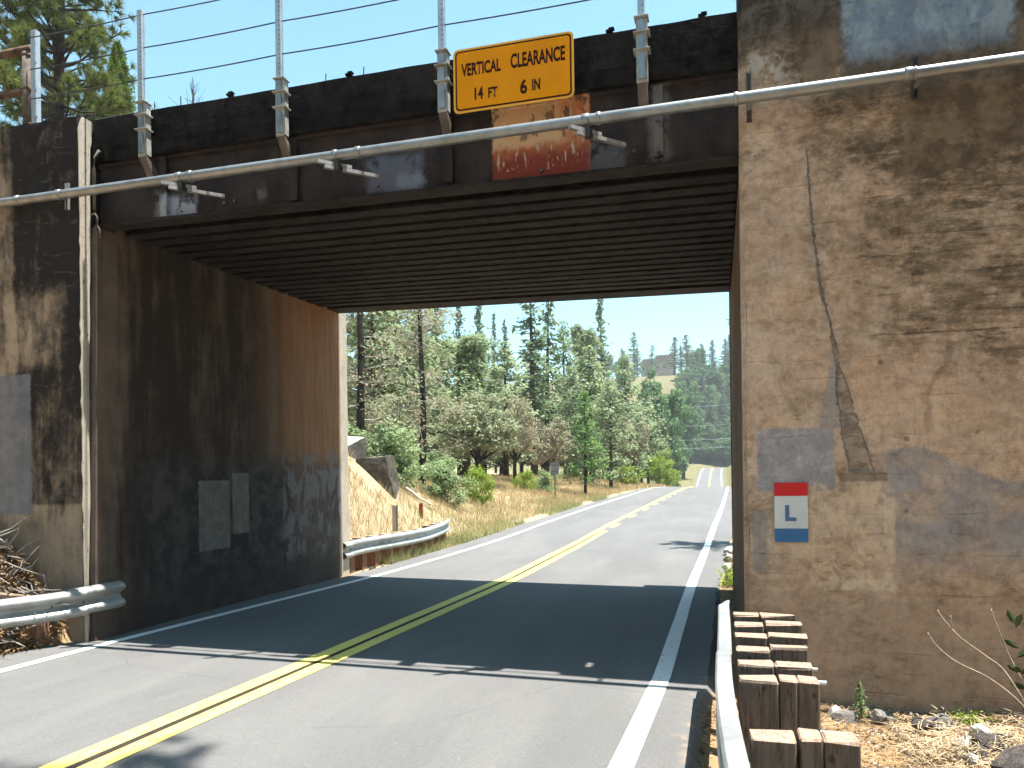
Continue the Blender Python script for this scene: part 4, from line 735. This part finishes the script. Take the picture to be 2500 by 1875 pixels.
# dead bare-branched tree by the far wall edge
def dead_tree(x, y, H, label, name='dead_tree', mat=DEADW, dens=60, foliage=True, spread=2.4):
    zb = gz(x, y); t = thing(name, label, 'tree', (x, y, zb)); rg = random.Random(int(x * 31)); bm = B()
    tube(bm, [(0, 0, -.4), (.1, 0, H * .35), (-.05, .1, H * .7), (.1, 0, H)], [.16, .12, .07, .015], 8); o = obj('trunk', bm, BARKD, None); o.parent = t
    bm = B(); tips = []
    for i in range(dens):
        z = H * rg.uniform(.12, .97); a = rg.uniform(0, 6.28); L = spread * rg.uniform(.4, 1.1) * (1.1 - .6 * z / H); p = [Vector((0, 0, z))]; d = Vector((math.cos(a), math.sin(a), rg.uniform(-.25, .45)))
        for s in range(5): d = (d + Vector((rg.gauss(0, .25), rg.gauss(0, .25), rg.gauss(-.04, .25)))).normalized(); p.append(p[-1] + d * L / 5)
        tube(bm, p, [.028, .022, .016, .011, .007, .004], 4)
        for q in p[2:]:
            for _ in range(2):
                e = Vector((rg.gauss(0, 1), rg.gauss(0, 1), rg.gauss(0, .7))).normalized(); m2 = q + e * L * .2; tube(bm, [q, m2, m2 + (e + Vector((rg.gauss(0, .5), rg.gauss(0, .5), rg.gauss(0, .5)))).normalized() * L * .15], [.009, .006, .003], 3)
                tips.append(m2)
    o = obj('branches', bm, mat, None); o.parent = t; tag(o, kind='stuff')
    if foliage:
        rg2 = np.random.default_rng(3); T_ = np.array([tuple(v) for v in tips]); k = rg2.choice(len(T_), 3800); P_ = T_[k] + rg2.normal(size=(3800, 3)) * .14; me = quads('crown', cards(P_, .05, rg2), 4, LM['B']); o = bpy.data.objects.new('crown', me); COL.objects.link(o); o.parent = t
    return t
dead_tree(-4.7, 16.0, 10.2, 'grey bare-branched half-dead tree at the far left wall edge')
dead_tree(-3.9, 19.5, 9.0, 'second bare-branched tree behind the half-dead one at left', dens=40)

# ------------------------------------------------------------------ long-needled pines and cedar behind the left wing wall
def near_pine(x, y, H, z0, Wd, seed, label, nb=70, tufts=11):
    m_ = 44; rg = np.random.default_rng(seed); zb = gz(x, y); t = thing('pine_tree', label, 'tree', (x, y, zb), 'long-needled pines around the bridge'); H = H - zb; bm = B(); base = []; dirs = []
    tr = [(0, 0, -.5), (.12, 0, H * .3), (.0, .1, H * .6), (.2, .1, H * .85), (.1, 0, H)]; tube(bm, tr, [.24, .20, .15, .08, .02], 9)
    for i in range(nb):
        z = rg.uniform(z0, H * .99); f = (z - z0) / (H - z0); a = rg.uniform(0, 6.283); L = Wd / 2 * (1 - .6 * f) * rg.uniform(.45, 1.1); d = np.array([math.cos(a), math.sin(a), rg.uniform(-.15, .55)]); p = [np.array([.1, .05, z])]; n = 7
        for s in range(n): d = d + rg.normal(size=3) * .13 + np.array([0, 0, .07]); d /= np.linalg.norm(d); p.append(p[-1] + d * L / n)
        tube(bm, [tuple(q) for q in p], list(np.linspace(.045, .009, n + 1)), 5)
        for s in range(tufts):
            u = rg.uniform(.35, 1) ** .7 * n; j = min(int(u), n - 1); q = p[j] + (p[j + 1] - p[j]) * (u - j); sd = rg.normal(size=3) + d * .8; sd[2] += .35; sd /= np.linalg.norm(sd); q2 = q + sd * rg.uniform(.12, .45)
            tube(bm, [tuple(q), tuple(q2)], [.009, .006], 3, False); D_ = rnd_dirs(m_, rg) * .75 + sd * .75; D_ /= np.linalg.norm(D_, axis=1, keepdims=True); base.append(q2 - sd * rg.uniform(0, .12, m_)[:, None]); dirs.append(D_)
    V = needles(np.concatenate(base), np.concatenate(dirs), .25, .0105, rg); me = quads('crown', V, 3, LM['N']); o = bpy.data.objects.new('crown', me); COL.objects.link(o); o.parent = t; tag(o, kind='stuff'); o = obj('trunk', bm, BARKD, None); o.parent = t; return t
near_pine(-11.6, 10.7, 19.5, 8.5, 6.2, 91, 'long-needled pine behind the left wing wall, the nearer one', 92, 14)
near_pine(-15.6, 14.4, 21.0, 8.5, 6.6, 92, 'long-needled pine at the upper left corner, behind the nearer one', 84, 13)
def cedar(x, y, ztop, w, label, seed, leafm, zc):
    rg = np.random.default_rng(seed); zb = gz(x, y); t = thing('cedar_tree', label, 'tree', (x, y, zb), 'trees showing above the left wing wall'); H = ztop - zb; n = 16000
    f = rg.uniform(0, 1, n) ** .9; z = zc - zb + (H - zc + zb) * f; R_ = w / 2 * (1 - f) ** .7 + .1; a = rg.uniform(0, 6.283, n); lob = .72 + .35 * np.sin(a * 5 + z * 4.5) * np.cos(z * 3.1 + a * 2); r = R_ * lob * rg.uniform(.3, 1, n) ** .5
    P_ = np.stack([np.cos(a) * r, np.sin(a) * r, z + rg.normal(size=n) * .1 - r * .12], 1); me = quads('crown', cards(P_, .05, rg, None, .2, .4), 4, leafm); o = bpy.data.objects.new('crown', me); COL.objects.link(o); o.parent = t
    bm = B(); tube(bm, [(0, 0, -.4), (0, .05, H * .5), (0, 0, H)], [.16, .10, .01], 7); o = obj('trunk', bm, BARK, None); o.parent = t
cedar(-12.95, 14.6, 17.0, 2.1, 'bright green cedar rising left of the first fence post', 95, LM['E'], 12.0)
cedar(-14.1, 14.9, 15.2, 2.2, 'lower yellow-green cedar just above the pale wall end', 96, LM['E'], 11.5)
def bare_sapling(x, y, z0, H, label, seed):
    rg = random.Random(seed); t = thing('bare_sapling', label, 'tree', (x, y, gz(x, y)), 'leafless saplings behind the bridge deck'); zb = gz(x, y); bm = B(); tube(bm, [(0, 0, -.3), (.1, 0, z0 - zb), (.05, 0, H - zb)], [.10, .06, .012], 6)
    o = obj('trunk', bm, BARK, None); o.parent = t; bm = B()
    for i in range(26):
        z = rg.uniform(z0 - zb, H - zb - .3); a = rg.uniform(0, 6.28); p = Vector((.05, 0, z)); d = Vector((math.cos(a) * .6, math.sin(a) * .6, 1)).normalized(); L = (H - zb - z) * rg.uniform(.5, .9); P_ = [p]
        for s in range(4): d = (d + Vector((rg.gauss(0, .16), rg.gauss(0, .16), rg.gauss(.05, .1)))).normalized(); P_.append(P_[-1] + d * L / 4)
        tube(bm, P_, [.022, .017, .012, .009, .006], 4)
    o = obj('branches', bm, BARK, None); o.parent = t; tag(o, kind='stuff')
bare_sapling(-19.6, 27.1, 20.2, 23.2, 'leafless sapling showing above the deck, the tallest one', 1); bare_sapling(-21.6, 26.6, 20.0, 22.0, 'leafless sapling left of the tallest one', 2); bare_sapling(-18.3, 27.6, 20.3, 22.2, 'leafless sapling right of the tallest one', 3)
# the pine beside the camera: its crown is above the view and dapples the near road
near_pine(9.1, 12.4, 10.6, 5.0, 4.6, 98, 'pine beyond the right abutment whose shadow falls across the road', 26, 8)
near_pine(8.4, -5.2, 25.0, 15.0, 7.5, 97, 'long-needled pine beside the near road whose crown shades the bottom of the view', 50, 9)

# ------------------------------------------------------------------ rocks, blocks, litter
def mat_rock(name, a, b, moss):
    m = M(name, .95, .1); n = m.noise(5, 7, .65, .3); g = m.noise(22, 5, .7); v = m.voro(6, 'DISTANCE_TO_EDGE')
    col = m.mix(m.sm(n, .35, .65), a, b); col = m.mix(m.sm(g, .55, .7, 0, .7), col, moss); m.col(col); m.bump(m.add(n, m.mul(g, .5)), .9, .03); return m.m
ROCKS = [mat_rock('grey_rock', (.20, .185, .17), (.33, .31, .285), (.12, .105, .09)), mat_rock('dark_rock', (.075, .065, .06), (.13, .115, .105), (.045, .04, .038)), mat_rock('white_rock', (.50, .48, .45), (.66, .64, .61), (.30, .28, .25))]
MOSSY = mat_rock('mossy_concrete', (.06, .054, .046), (.10, .09, .076), (.04, .046, .026)); SUNLIT_C = mat_rock('sunlit_top_concrete', (.42, .41, .39), (.55, .54, .51), (.28, .26, .22))  # the pale one paints sunlight onto the top of the upper block
RM = []
for s_ in range(5):
    bm = B(); bmesh.ops.create_icosphere(bm, subdivisions=3, radius=1); r3 = random.Random(s_)
    pl_ = [(Vector((r3.gauss(0, 1), r3.gauss(0, 1), r3.gauss(0, 1))).normalized(), r3.uniform(.5, .85)) for _ in range(9)]
    for v in bm.verts:
        p = v.co.normalized(); d = 1.0
        for n_, h_ in pl_:
            k = p.dot(n_)
            if k > .05: d = min(d, h_ / k)
        v.co = p * (d + .04 * vnoise(p.x * 6 + s_ * 10, p.y * 6 + p.z * 4))
    for row in ROCKS + [MOSSY]:
        me = bpy.data.meshes.new('rock'); bm.to_mesh(me); me.materials.append(row); RM.append(me)
    bm.free()
def rock(x, y, s, var, mi, label, group=None, rz=None, sz=.7, dz=.0):
    o = bpy.data.objects.new('rock', RM[var * 4 + mi]); COL.objects.link(o); o.location = (x, y, gz(x, y) + s * sz * .28 + dz); o.scale = (s, s * random.uniform(.7, 1), s * sz); o.rotation_euler = (random.uniform(-.2, .2), random.uniform(-.2, .2), random.uniform(0, 6) if rz is None else rz)
    tag(o, label, 'rock', group or 'rocks by the right wall'); return o
rock(7.74, -.42, .10, 0, 2, 'white flat rock at the foot of the right wall, leftmost'); rock(7.80, -.55, .11, 1, 0, 'grey rock just below the white flat rock by the weed')
rock(8.05, -.48, .12, 2, 0, 'grey rock at the wall foot right of the green weed'); rock(8.15, -.36, .07, 3, 0, 'small upright grey rock against the right wall'); rock(8.33, -.62, .12, 4, 1, 'dark rock in the dry litter below the wall'); rock(8.47, -.58, .13, 0, 0, 'blue-grey rock beside the dark rock below the wall')
rock(8.52, -1.42, .10, 1, 1, 'dark blocky rock on the pale mound at right'); rock(8.60, -1.30, .13, 2, 1, 'larger dark rock touching the blocky one at right'); rock(8.70, -1.22, .10, 3, 1, 'third dark rock at the back of the pale mound')
rock(8.44, -1.52, .09, 4, 2, 'white rock in front of the blocky dark rock'); rock(8.50, -1.17, .10, 0, 2, 'white rock behind the blocky dark rock'); rock(8.66, -1.02, .12, 1, 2, 'pale rock toward the right edge above the mound')
rock(8.62, -1.98, .26, 2, 1, 'large dark pitted rock at the bottom right corner', None, .5, .6); rock(8.42, -2.05, .13, 3, 1, 'dark rock left of the large pitted rock'); rock(8.86, -1.7, .2, 4, 0, 'grey rock at the right edge above the large pitted rock')
for k_, (x, y, s, v, mi) in enumerate(((-.42, -.30, .10, 0, 0), (-.16, -.42, .11, 1, 0), (-.55, -.72, .10, 2, 1), (-.30, -.85, .09, 3, 0), (-.78, -1.0, .12, 4, 0))):
    rock(x, y, s, v, mi, ('grey rock under the left guardrail end', 'pale rock in front of the left guardrail end, nearest the road', 'dark rock between the left guardrail posts', 'small rock at the road edge below the left guardrail', 'rock behind the leftmost guardrail post')[k_], 'rocks under the left guardrail')
for k_, (x, y, s, v, mi) in enumerate(((7.02, 6.6, .16, 0, 1), (7.1, 7.3, .22, 1, 1), (7.0, 8.4, .14, 2, 2), (7.08, 9.6, .2, 3, 0), (7.15, 11.0, .22, 4, 2), (6.98, 10.4, .12, 1, 0), (7.2, 8.0, .18, 2, 0))):
    rock(x, y, s, v, mi, ('dark rock just past the right wall corner', 'larger dark rock second past the right wall corner', 'small white rock at the right road edge', 'grey rock farther along the right road edge', 'big white rock farthest along the right edge', 'small grey rock near the shadow on the right edge', 'grey rock behind the white one on the right edge')[k_], 'rocks on the far right road edge')
for k_, (y, dx, s) in enumerate(((6.3, .30, .07), (6.7, .28, .09), (7.2, .26, .06), (7.6, .30, .08), (8.3, .25, .05))): rock(xl(y) + dx - .35, y, s, k_ % 5, 1 if k_ % 2 else 0, 'small stone at the foot of the far guardrail posts', 'stones below the far guardrail')
def slab(name, label, P_, top, mat, topm):
    bm = B(); lo = [bm.verts.new(p) for p in P_[:4]]; hi = [bm.verts.new(p) for p in P_[4:]]; bm.faces.new(lo[::-1]); bm.faces.new(hi)
    for i in range(4): bm.faces.new((lo[i], lo[(i + 1) % 4], hi[(i + 1) % 4], hi[i]))
    bmesh.ops.subdivide_edges(bm, edges=bm.edges[:], cuts=5, use_grid_fill=True)
    for v in bm.verts: n_ = vnoise(v.co.x * 5, v.co.y * 5 + v.co.z * 7); v.co += Vector((n_, vnoise(v.co.z * 6, v.co.x * 4), n_)) * .06
    bmesh.ops.recalc_face_normals(bm, faces=bm.faces)
    me = bpy.data.meshes.new(name)
    for f in bm.faces: f.material_index = 1 if f.normal.z > .35 else 0
    bm.to_mesh(me); bm.free(); me.materials.append(mat); me.materials.append(topm); return tag(link(name, me), label, 'concrete block', 'concrete blocks on the left bank')
slab('concrete_block', 'upper concrete block with sunlight painted pale on top beside the wall edge', [(-4.3, 12.2, 2.2), (-3.25, 12.6, 2.15), (-3.15, 13.4, 2.2), (-4.2, 13.6, 2.3), (-4.2, 12.3, 2.75), (-3.35, 12.55, 2.85), (-3.2, 13.3, 3.12), (-4.1, 13.5, 3.22)], 1, MOSSY, SUNLIT_C)
slab('concrete_block', 'lower dark mossy concrete block leaning on the dry bank', [(-3.05, 12.6, 1.7), (-2.1, 12.9, 1.3), (-2.15, 13.4, 1.6), (-3.1, 13.3, 1.9), (-3.12, 12.55, 2.45), (-2.32, 12.8, 2.52), (-2.3, 13.35, 2.56), (-3.1, 13.3, 2.52)], 1, MOSSY, MOSSY)

# dry grass on the banks, straw litter, brush
STRAW = leaf_mat('dry_straw_grass', (.36, .275, .14), (.48, .385, .215), (.55, .47, .29), .3, .5); GRASSG = leaf_mat('greenish_grass', (.24, .26, .11), (.34, .33, .15), (.40, .36, .18), .3, .6); STRAWL = flat('straw_litter', (.40, .275, .145), .9, .1, 0, .4, 5, 0)
def grass(name, n, fx, hmin, hmax, wid, mat, label, seed, cat='grass'):
    rg = np.random.default_rng(seed); P_ = []
    while len(P_) < n:
        q = fx(rg)
        if q is not None: P_.append((q[0], q[1], gz(q[0], q[1]) - .02))
    P_ = np.array(P_); d = rg.normal(size=(n, 3)) * .38; d[:, 2] = 1; d /= np.linalg.norm(d, axis=1, keepdims=True); L = rg.uniform(hmin, hmax, n)[:, None]; s = rnd_dirs(n, rg) * wid * (1 + np.clip((P_[:, 1:2] - 8) / 22, 0, 2.2)); s[:, 2] = 0
    V = np.stack([P_ - s, P_ + s, P_ + d * L * .6 + s * .6, P_ + d * L], 1); V = np.stack([V[:, 0], V[:, 1], V[:, 2], V[:, 3]], 1).reshape(-1, 3)
    return tag(link(name, quads(name, V, 4, mat)), label, cat, kind='stuff')
def bank_left(rg):
    y = 6.05 + 44 * rg.uniform() ** 1.7; d = rg.uniform(.05, 1) ** .9 * (9 if y > 12 else 6); x = xl(y) - d
    if vnoise(x * 1.1, y * 1.1) + vnoise(x * 3, y * 3) * .7 < -.20 and y < 15: return None
    return x, y
def bank_green(rg):
    y = 7.5 + 34 * rg.uniform() ** 1.5; d = rg.uniform(.0, 1) ** 1.6 * 2.6; x = xl(y) - d
    if vnoise(x * .6 + 4, y * .35) < -.02: return None
    return x, y
def rail_green(rg):
    y = rg.uniform(8.9, 13.0); return xl(y) - rg.uniform(.0, .75), y
grass('dry_grass', 64000, bank_left, .12, .42, .006, STRAW, 'tall dry straw-coloured grass on the left bank beyond the bridge', 1)
grass('green_grass', 6000, bank_green, .15, .40, .007, GRASSG, 'greenish grass mixed along the left road edge', 2); grass('green_grass', 2000, rail_green, .12, .32, .009, GRASSG, 'green weeds growing under the far guardrail', 3)
grass('dry_grass', 14000, lambda rg: (xl(y_ := rg.uniform(48, 105)) - rg.uniform(.1, 14), y_), .25, .55, .012, STRAW, 'far dry grass along the left roadside toward the crest', 4)
grass('dry_grass', 5000, lambda rg: (xr(y_ := 6.2 + 60 * rg.uniform() ** 2) + rg.uniform(.15, 3.5), y_), .1, .35, .01, STRAW, 'dry grass along the right roadside beyond the bridge', 5)
def litter(name, n, fx, lmin, lmax, wid, mat, label, seed, lift=.5):
    rg = np.random.default_rng(seed); P_ = np.array([(q[0], q[1], gz(*q)) for q in (fx(rg) for _ in range(n))]); a = rg.uniform(0, 6.283, n); d = np.stack([np.cos(a), np.sin(a), rg.normal(size=n) * .25], 1); L = rg.uniform(lmin, lmax, n)[:, None]; s = np.stack([-np.sin(a), np.cos(a), rg.normal(size=n) * .5], 1) * wid; P_[:, 2] += rg.uniform(.003, .03, n) * lift
    bend = np.stack([rg.normal(size=n) * .2, rg.normal(size=n) * .2, rg.uniform(0, .25, n)], 1) * L
    V = np.stack([P_ - s, P_ + s, P_ + d * L * .5 + bend * .5 + s, P_ + d * L * .5 + bend * .5 - s], 1).reshape(-1, 3); V2 = np.stack([P_ + d * L * .5 + bend * .5 - s, P_ + d * L * .5 + bend * .5 + s, P_ + d * L + s * .4, P_ + d * L - s * .4], 1).reshape(-1, 3)
    return tag(link(name, quads(name, np.concatenate([V, V2]), 4, mat)), label, 'litter', kind='stuff')
def rgt(rg):
    while True:
        x = rg.uniform(7.05, 10.2); y = rg.uniform(-3.6, -.12)
        if (x > 7.35 or rg.uniform() < .1): return x, y
STRAWD = flat('brown_dead_leaves', (.20, .115, .065), .9, .1, 0, .5, 5, 0); STRAWW = flat('bleached_straw', (.44, .34, .22), .9, .1, 0, .3, 5, 0)
litter('straw_litter', 7000, rgt, .03, .12, .0024, STRAWL, 'straw and pine needle litter on the ground below the right wall', 6); litter('straw_litter', 7000, rgt, .02, .09, .003, STRAWD, 'brown needle and twig litter below the right wall', 7); litter('straw_litter', 1700, lambda rg: (8.1 + abs(rg.normal()) * .6, -1.3 + rg.normal() * .4), .04, .15, .003, STRAWW, 'bleached straw heap around the dark rocks at right', 8, 3)
litter('pebble_litter', 2500, rgt, .012, .03, .010, ROCKS[0], 'small gravel scattered below the right wall', 12, 1)
def lft(rg):
    while True:
        x = -abs(rg.normal()) * .75 - .12; y = -.24 - abs(rg.normal()) * .8
        if x < xl(y) + .1: return x, y
litter('straw_litter', 6000, lft, .04, .15, .004, STRAWL, 'straw and needle litter on the slope beside the left guardrail', 9, 2); litter('straw_litter', 3000, lft, .04, .14, .004, STRAWD, 'brown needle litter on the slope beside the left guardrail', 10, 2)
litter('straw_litter', 1800, lambda rg: (xl(y_ := rg.uniform(-4.5, -.3)) + rg.normal() * .10 + .03, y_), .03, .09, .004, STRAWL, 'pale straw strip along the left asphalt edge', 11, .6)
litter('straw_litter', 1500, lambda rg: (xr(y_ := rg.uniform(-4.5, -.5)) + rg.normal() * .05 + .02, y_), .02, .07, .005, STRAWL, 'crumbled straw and grit along the right asphalt edge', 13, .4)
bm = B(); rg = random.Random(4)
for i in range(230):
    x = -.45 - abs(rg.gauss(0, .75)); y = -.30 - abs(rg.gauss(0, .35)); z = gz(x, y) + rg.uniform(0, .22); a = rg.uniform(-.9, .9) + (math.pi if rg.random() < .5 else 0); L = rg.uniform(.12, .55); d = Vector((math.cos(a), math.sin(a) * .5, rg.gauss(0, .5))).normalized()
    m1 = Vector((x, y, z)) + d * L * .5 + Vector((rg.gauss(0, .02), rg.gauss(0, .02), rg.gauss(0, .02))); e = m1 + (d + Vector((rg.gauss(0, .3), rg.gauss(0, .3), rg.gauss(0, .3)))).normalized() * L * .5
    if max(m1.y, e.y) > -.22: continue
    tube(bm, [(x, y, z), m1, e], [.010, .008, .004], 5)
tag(obj('brush_pile', bm, DEADW), 'pile of bleached dead sticks on the slope by the left wall', 'brush', kind='stuff')
PLANK = flat('weathered_plank', (.30, .22, .16), .9, .1, 0, .4, 9, .4)
for a, b, l in (((-1.7, -1.0, .78), (-.42, -.60, .62), 'weathered board lying behind the left guardrail, upper one'), ((-1.9, -1.35, .72), (-.62, -.86, .58), 'weathered board lying behind the left guardrail, lower one')):
    bm = B(); channel(bm, a, b, .12, .035); tag(obj('board', bm, PLANK), l, 'board', 'boards behind the left guardrail')

# ------------------------------------------------------------------ plants at the right wall
TW = flat('pale_twig', (.40, .32, .24), .9, .1, 0, .3, 20, .2); DKL = leaf_mat('dark_oval_leaves', (.03, .045, .02), (.05, .07, .03), (.07, .09, .04), .15, 5)
sb = thing('twiggy_shrub', 'pale bare twigs with a few dark leaves by the right wall', 'shrub', (9.1, -.62, 0))
for P_, r in (([(9.12, -.60, -.05), (8.93, -.60, .30), (8.80, -.6, .42), (8.62, -.6, .56), (8.50, -.62, .70), (8.46, -.62, .77)], .010), ([(9.12, -.62, -.05), (8.97, -.64, .13), (8.78, -.66, .28), (8.58, -.66, .38), (8.44, -.66, .50), (8.38, -.66, .60)], .009), ([(9.12, -.58, .10), (8.98, -.55, .40), (8.90, -.55, .62), (8.85, -.55, .78)], .008), ([(8.56, -.61, .63), (8.555, -.61, .73)], .006), ([(8.49, -.62, .72), (8.44, -.62, .71)], .005)):
    bm = B(); tube(bm, smooth_path(P_, 4), list(np.linspace(r, r * .5, (len(P_) - 1) * 4 + 1)), 6); obj('branch', bm, TW, sb, True)
for x, z, a in ((8.98, .73, 2.0), (9.03, .70, 1.2), (8.98, .52, 2.6), (9.06, .45, .6), (9.0, .33, 2.7), (9.09, .32, .4), (9.02, .20, 2.8), (9.12, .56, 1.0), (9.14, .22, .9)):
    bm = B(); c, s_ = math.cos(a), math.sin(a); vs = [bm.verts.new((x + (u * c - v * s_) * .06, -.58 + w_ * .02, z + (u * s_ + v * c) * .06)) for u, v, w_ in ((-1, 0, 0), (-.4, .34, .6), (.4, .36, .8), (1, 0, .2), (.4, -.36, .8), (-.4, -.34, .6))]
    bm.faces.new((vs[0], vs[1], vs[2], vs[3])); bm.faces.new((vs[0], vs[3], vs[4], vs[5])); obj('leaf', bm, DKL, sb)
wd = thing('weed', 'upright green weed growing between rocks below the right wall', 'weed', (7.92, -.52, -.1)); bm = B(); tube(bm, [(7.92, -.52, -.15), (7.915, -.52, .02), (7.90, -.52, .16)], [.006, .005, .003], 5); obj('stem', bm, LM['T'], wd)
r4 = np.random.default_rng(8); z_ = r4.uniform(0, 1, 420); P_ = np.stack([7.92 - .02 * z_ + r4.normal(size=420) * .030 * (1.15 - z_), -.52 + r4.normal(size=420) * .03 * (1.1 - z_), -.12 + .29 * z_], 1); o = link('foliage', quads('foliage', cards(P_, .011, r4), 4, LM['T']), None, wd)
wd = thing('weed', 'low yellow-green weed at the wall foot near the right edge', 'weed', (8.72, -.45, -.05)); P_ = np.stack([8.70 + r4.normal(size=350) * .08, -.45 + r4.normal(size=350) * .05, gz(8.7, -.45) + .02 + np.abs(r4.normal(size=350)) * .035], 1); link('foliage', quads('foliage', cards(P_, .014, r4), 4, LM['Y']), None, wd)
wd = thing('weed', 'yellow-green weed at the right road edge past the wall corner', 'weed', (7.0, 6.3, 0)); P_ = np.stack([7.02 + r4.normal(size=500) * .09, 6.35 + r4.normal(size=500) * .25, gz(7.02, 6.35) + .03 + np.abs(r4.normal(size=500)) * .12], 1); link('foliage', quads('foliage', cards(P_, .025, r4), 4, LM['Y']), None, wd)

# ------------------------------------------------------------------ roadside markers, sign, house, wires
dl = thing('delineator_post', 'short pale steel marker post standing behind the far guardrail', 'marker post', (-.36, 9.0, .2)); z0 = gz(-.36, 9.0)
bm = B(); box(bm, -.43, -.37, 9.0, 9.01, z0 - .2, 1.27); box(bm, -.37, -.345, 8.985, 8.998, z0 - .2, 1.25); obj('post', bm, GALV, dl); box(b := B(), -.345, -.29, 9.0, 9.01, z0 - .2, 1.26); obj('reflector_face', b, PIPE, dl)
rm = thing('paddle_marker', 'small red and brown marker paddle in the dry grass', 'marker post', (-1.5, 13.4, .4)); z0 = gz(-1.5, 13.4); box(b := B(), -1.55, -1.44, 13.39, 13.41, z0 - .3, 1.16); obj('post', b, flat('brown_plastic', (.12, .06, .04), .6), rm); box(b := B(), -1.535, -1.455, 13.375, 13.388, .93, 1.14); obj('red_face', b, flat('red_marker_face', (.42, .03, .02), .6), rm)
fb = thing('fallen_branch', 'bleached white fallen branch on the dry left bank', 'branch', (-2.3, 15.3, 1)); bm = B(); Pb = [(-2.75, 15.0), (-2.5, 15.1), (-2.25, 15.2), (-2.0, 15.3), (-1.8, 15.4)]; tube(bm, [(x, y, gz(x, y) + .18 + .03 * (i % 2)) for i, (x, y) in enumerate(Pb)], [.05, .04, .045, .03, .012], 6); obj('limb', bm, flat('white_dead_wood', (.55, .50, .42), .9), fb); bm = B(); tube(bm, [(-2.0, 15.3, gz(-2, 15.3) + .18), (-1.7, 15.2, gz(-1.7, 15.2) + .25)], [.02, .008], 5); obj('twig', bm, DEADW, fb)
rs = thing('road_sign', 'grey back of a small road sign on a post in the grass', 'sign', (-1.45, 32, gz(-1.45, 32))); z0 = gz(-1.45, 32); tube(b := B(), [(-1.42, 32, z0 - .4), (-1.42, 32, 2.62)], .035, 8); obj('post', b, flat('brown_sign_post', (.15, .09, .06), .8), rs)
prism(b := B(), rrect(-1.66, -1.20, 2.02, 2.66, .05), 31.94, 31.955, 'y'); obj('panel', b, flat('dull_sign_back', (.22, .225, .24), .6, .3, .3), rs)
for z in (2.15, 2.5): box(b := B(), -1.6, -1.26, 31.925, 31.94, z, z + .03); obj('crossbar', b, DARKSTEEL, rs)
up_ = thing('wooden_post', 'slim brown wooden post in the far field left of the road sign', 'post', (-6.55, 51.4, gz(-6.55, 51.4))); tube(b := B(), [(-6.55, 51.4, gz(-6.55, 51.4) - .4), (-6.55, 51.4, 3.9)], [.09, .07], 8); obj('shaft', b, BARK, up_); box(b := B(), -7.2, -6.2, 51.3, 51.34, 2.9, 3.9); obj('notice_board', b, flat('dull_purple_board', (.17, .14, .14), .8), up_)
hs = thing('house', 'large brown house with reddish roof on the far hilltop', 'house', (-24, 432, gz(-24, 432))); HB = gz(-24, 432) - 1; HW = flat('house_wall_tan', (.34, .25, .21), .9, .1, 0, .2, 1, 0); HR_ = flat('house_roof_red_brown', (.22, .13, .11), .9, .1, 0, .2, 1, 0)
for nm, x0, x1, y0, y1, zt in (('wall', -34, -27, 428, 438, 65), ('wall', -27, -15, 430, 440, 66.5)):
    box(b := B(), x0, x1, y0, y1, HB, zt); w_ = obj(nm, b, HW, hs)
    for i in range(3):
        xx = x0 + (x1 - x0) * (i + .5) / 3; box(b := B(), xx - .7, xx + .7, y0 - .12, y0 - .02, zt - 3.2, zt - 1.2); f_ = obj('window', b, flat('window_glass_dark', (.03, .035, .04), .2), w_)
prism(b := B(), [(-34.8, 64.9), (-26.4, 64.9), (-28, 68.2), (-33, 68.2)], 427, 439, 'y'); obj('roof', b, HR_, hs); prism(b := B(), [(-27.8, 66.4), (-14.2, 66.4), (-16.5, 70.4), (-25.5, 70.4)], 429, 441, 'y'); r_ = obj('roof', b, HR_, hs); box(b := B(), -18.6, -17.4, 433, 434.2, 68, 71.2); obj('chimney', b, HW, r_)
for x, y, l in ((24, 118, 'utility pole right of the road hidden beyond the wall'), (-17, 126, 'utility pole among the trees left of the road')):
    up_ = thing('utility_pole', l, 'pole', (x, y, gz(x, y)), 'utility poles'); tube(b := B(), [(x, y, gz(x, y) - .5), (x, y, 15.2)], [.17, .12], 9); obj('pole_shaft', b, BARK, up_); box(b := B(), x - .06, x + .06, y - 1.2, y + 1.2, 14.2, 14.4); obj('crossarm', b, BARK, up_)
for z, l in ((14.5, 'highest utility wire crossing in front of the far trees'), (11.3, 'second utility wire from the top crossing the far trees'), (9.0, 'third utility wire from the top crossing the far trees'), (7.6, 'lowest utility wire crossing above the far road')):
    bm = B(); tube(bm, [(24 - 41 * u / 12, 118 + 8 * u / 12, z - 1.2 * 4 * (u / 12) * (1 - u / 12)) for u in range(13)], .022, 5); tag(obj('utility_wire', bm, GALV, None, True), l, 'wire', 'utility wires')

# ------------------------------------------------------------------ thin summer haze over the whole valley
hz = B(); box(hz, -640, 640, -580, 1280, -6, 135); hzo = obj('haze', hz, None); hzm = bpy.data.materials.new('thin_haze'); hzm.use_nodes = True; ht = hzm.node_tree; ht.nodes.clear()
ho = ht.nodes.new('ShaderNodeOutputMaterial'); hv = ht.nodes.new('ShaderNodeVolumePrincipled'); hv.inputs['Color'].default_value = (.93, .97, 1.0, 1); hv.inputs['Density'].default_value = .0004; hv.inputs['Anisotropy'].default_value = .2
ht.links.new(hv.outputs[0], ho.inputs['Volume']); hzo.data.materials.append(hzm); tag(hzo, 'thin pale summer haze softening the far trees', 'haze', kind='stuff')
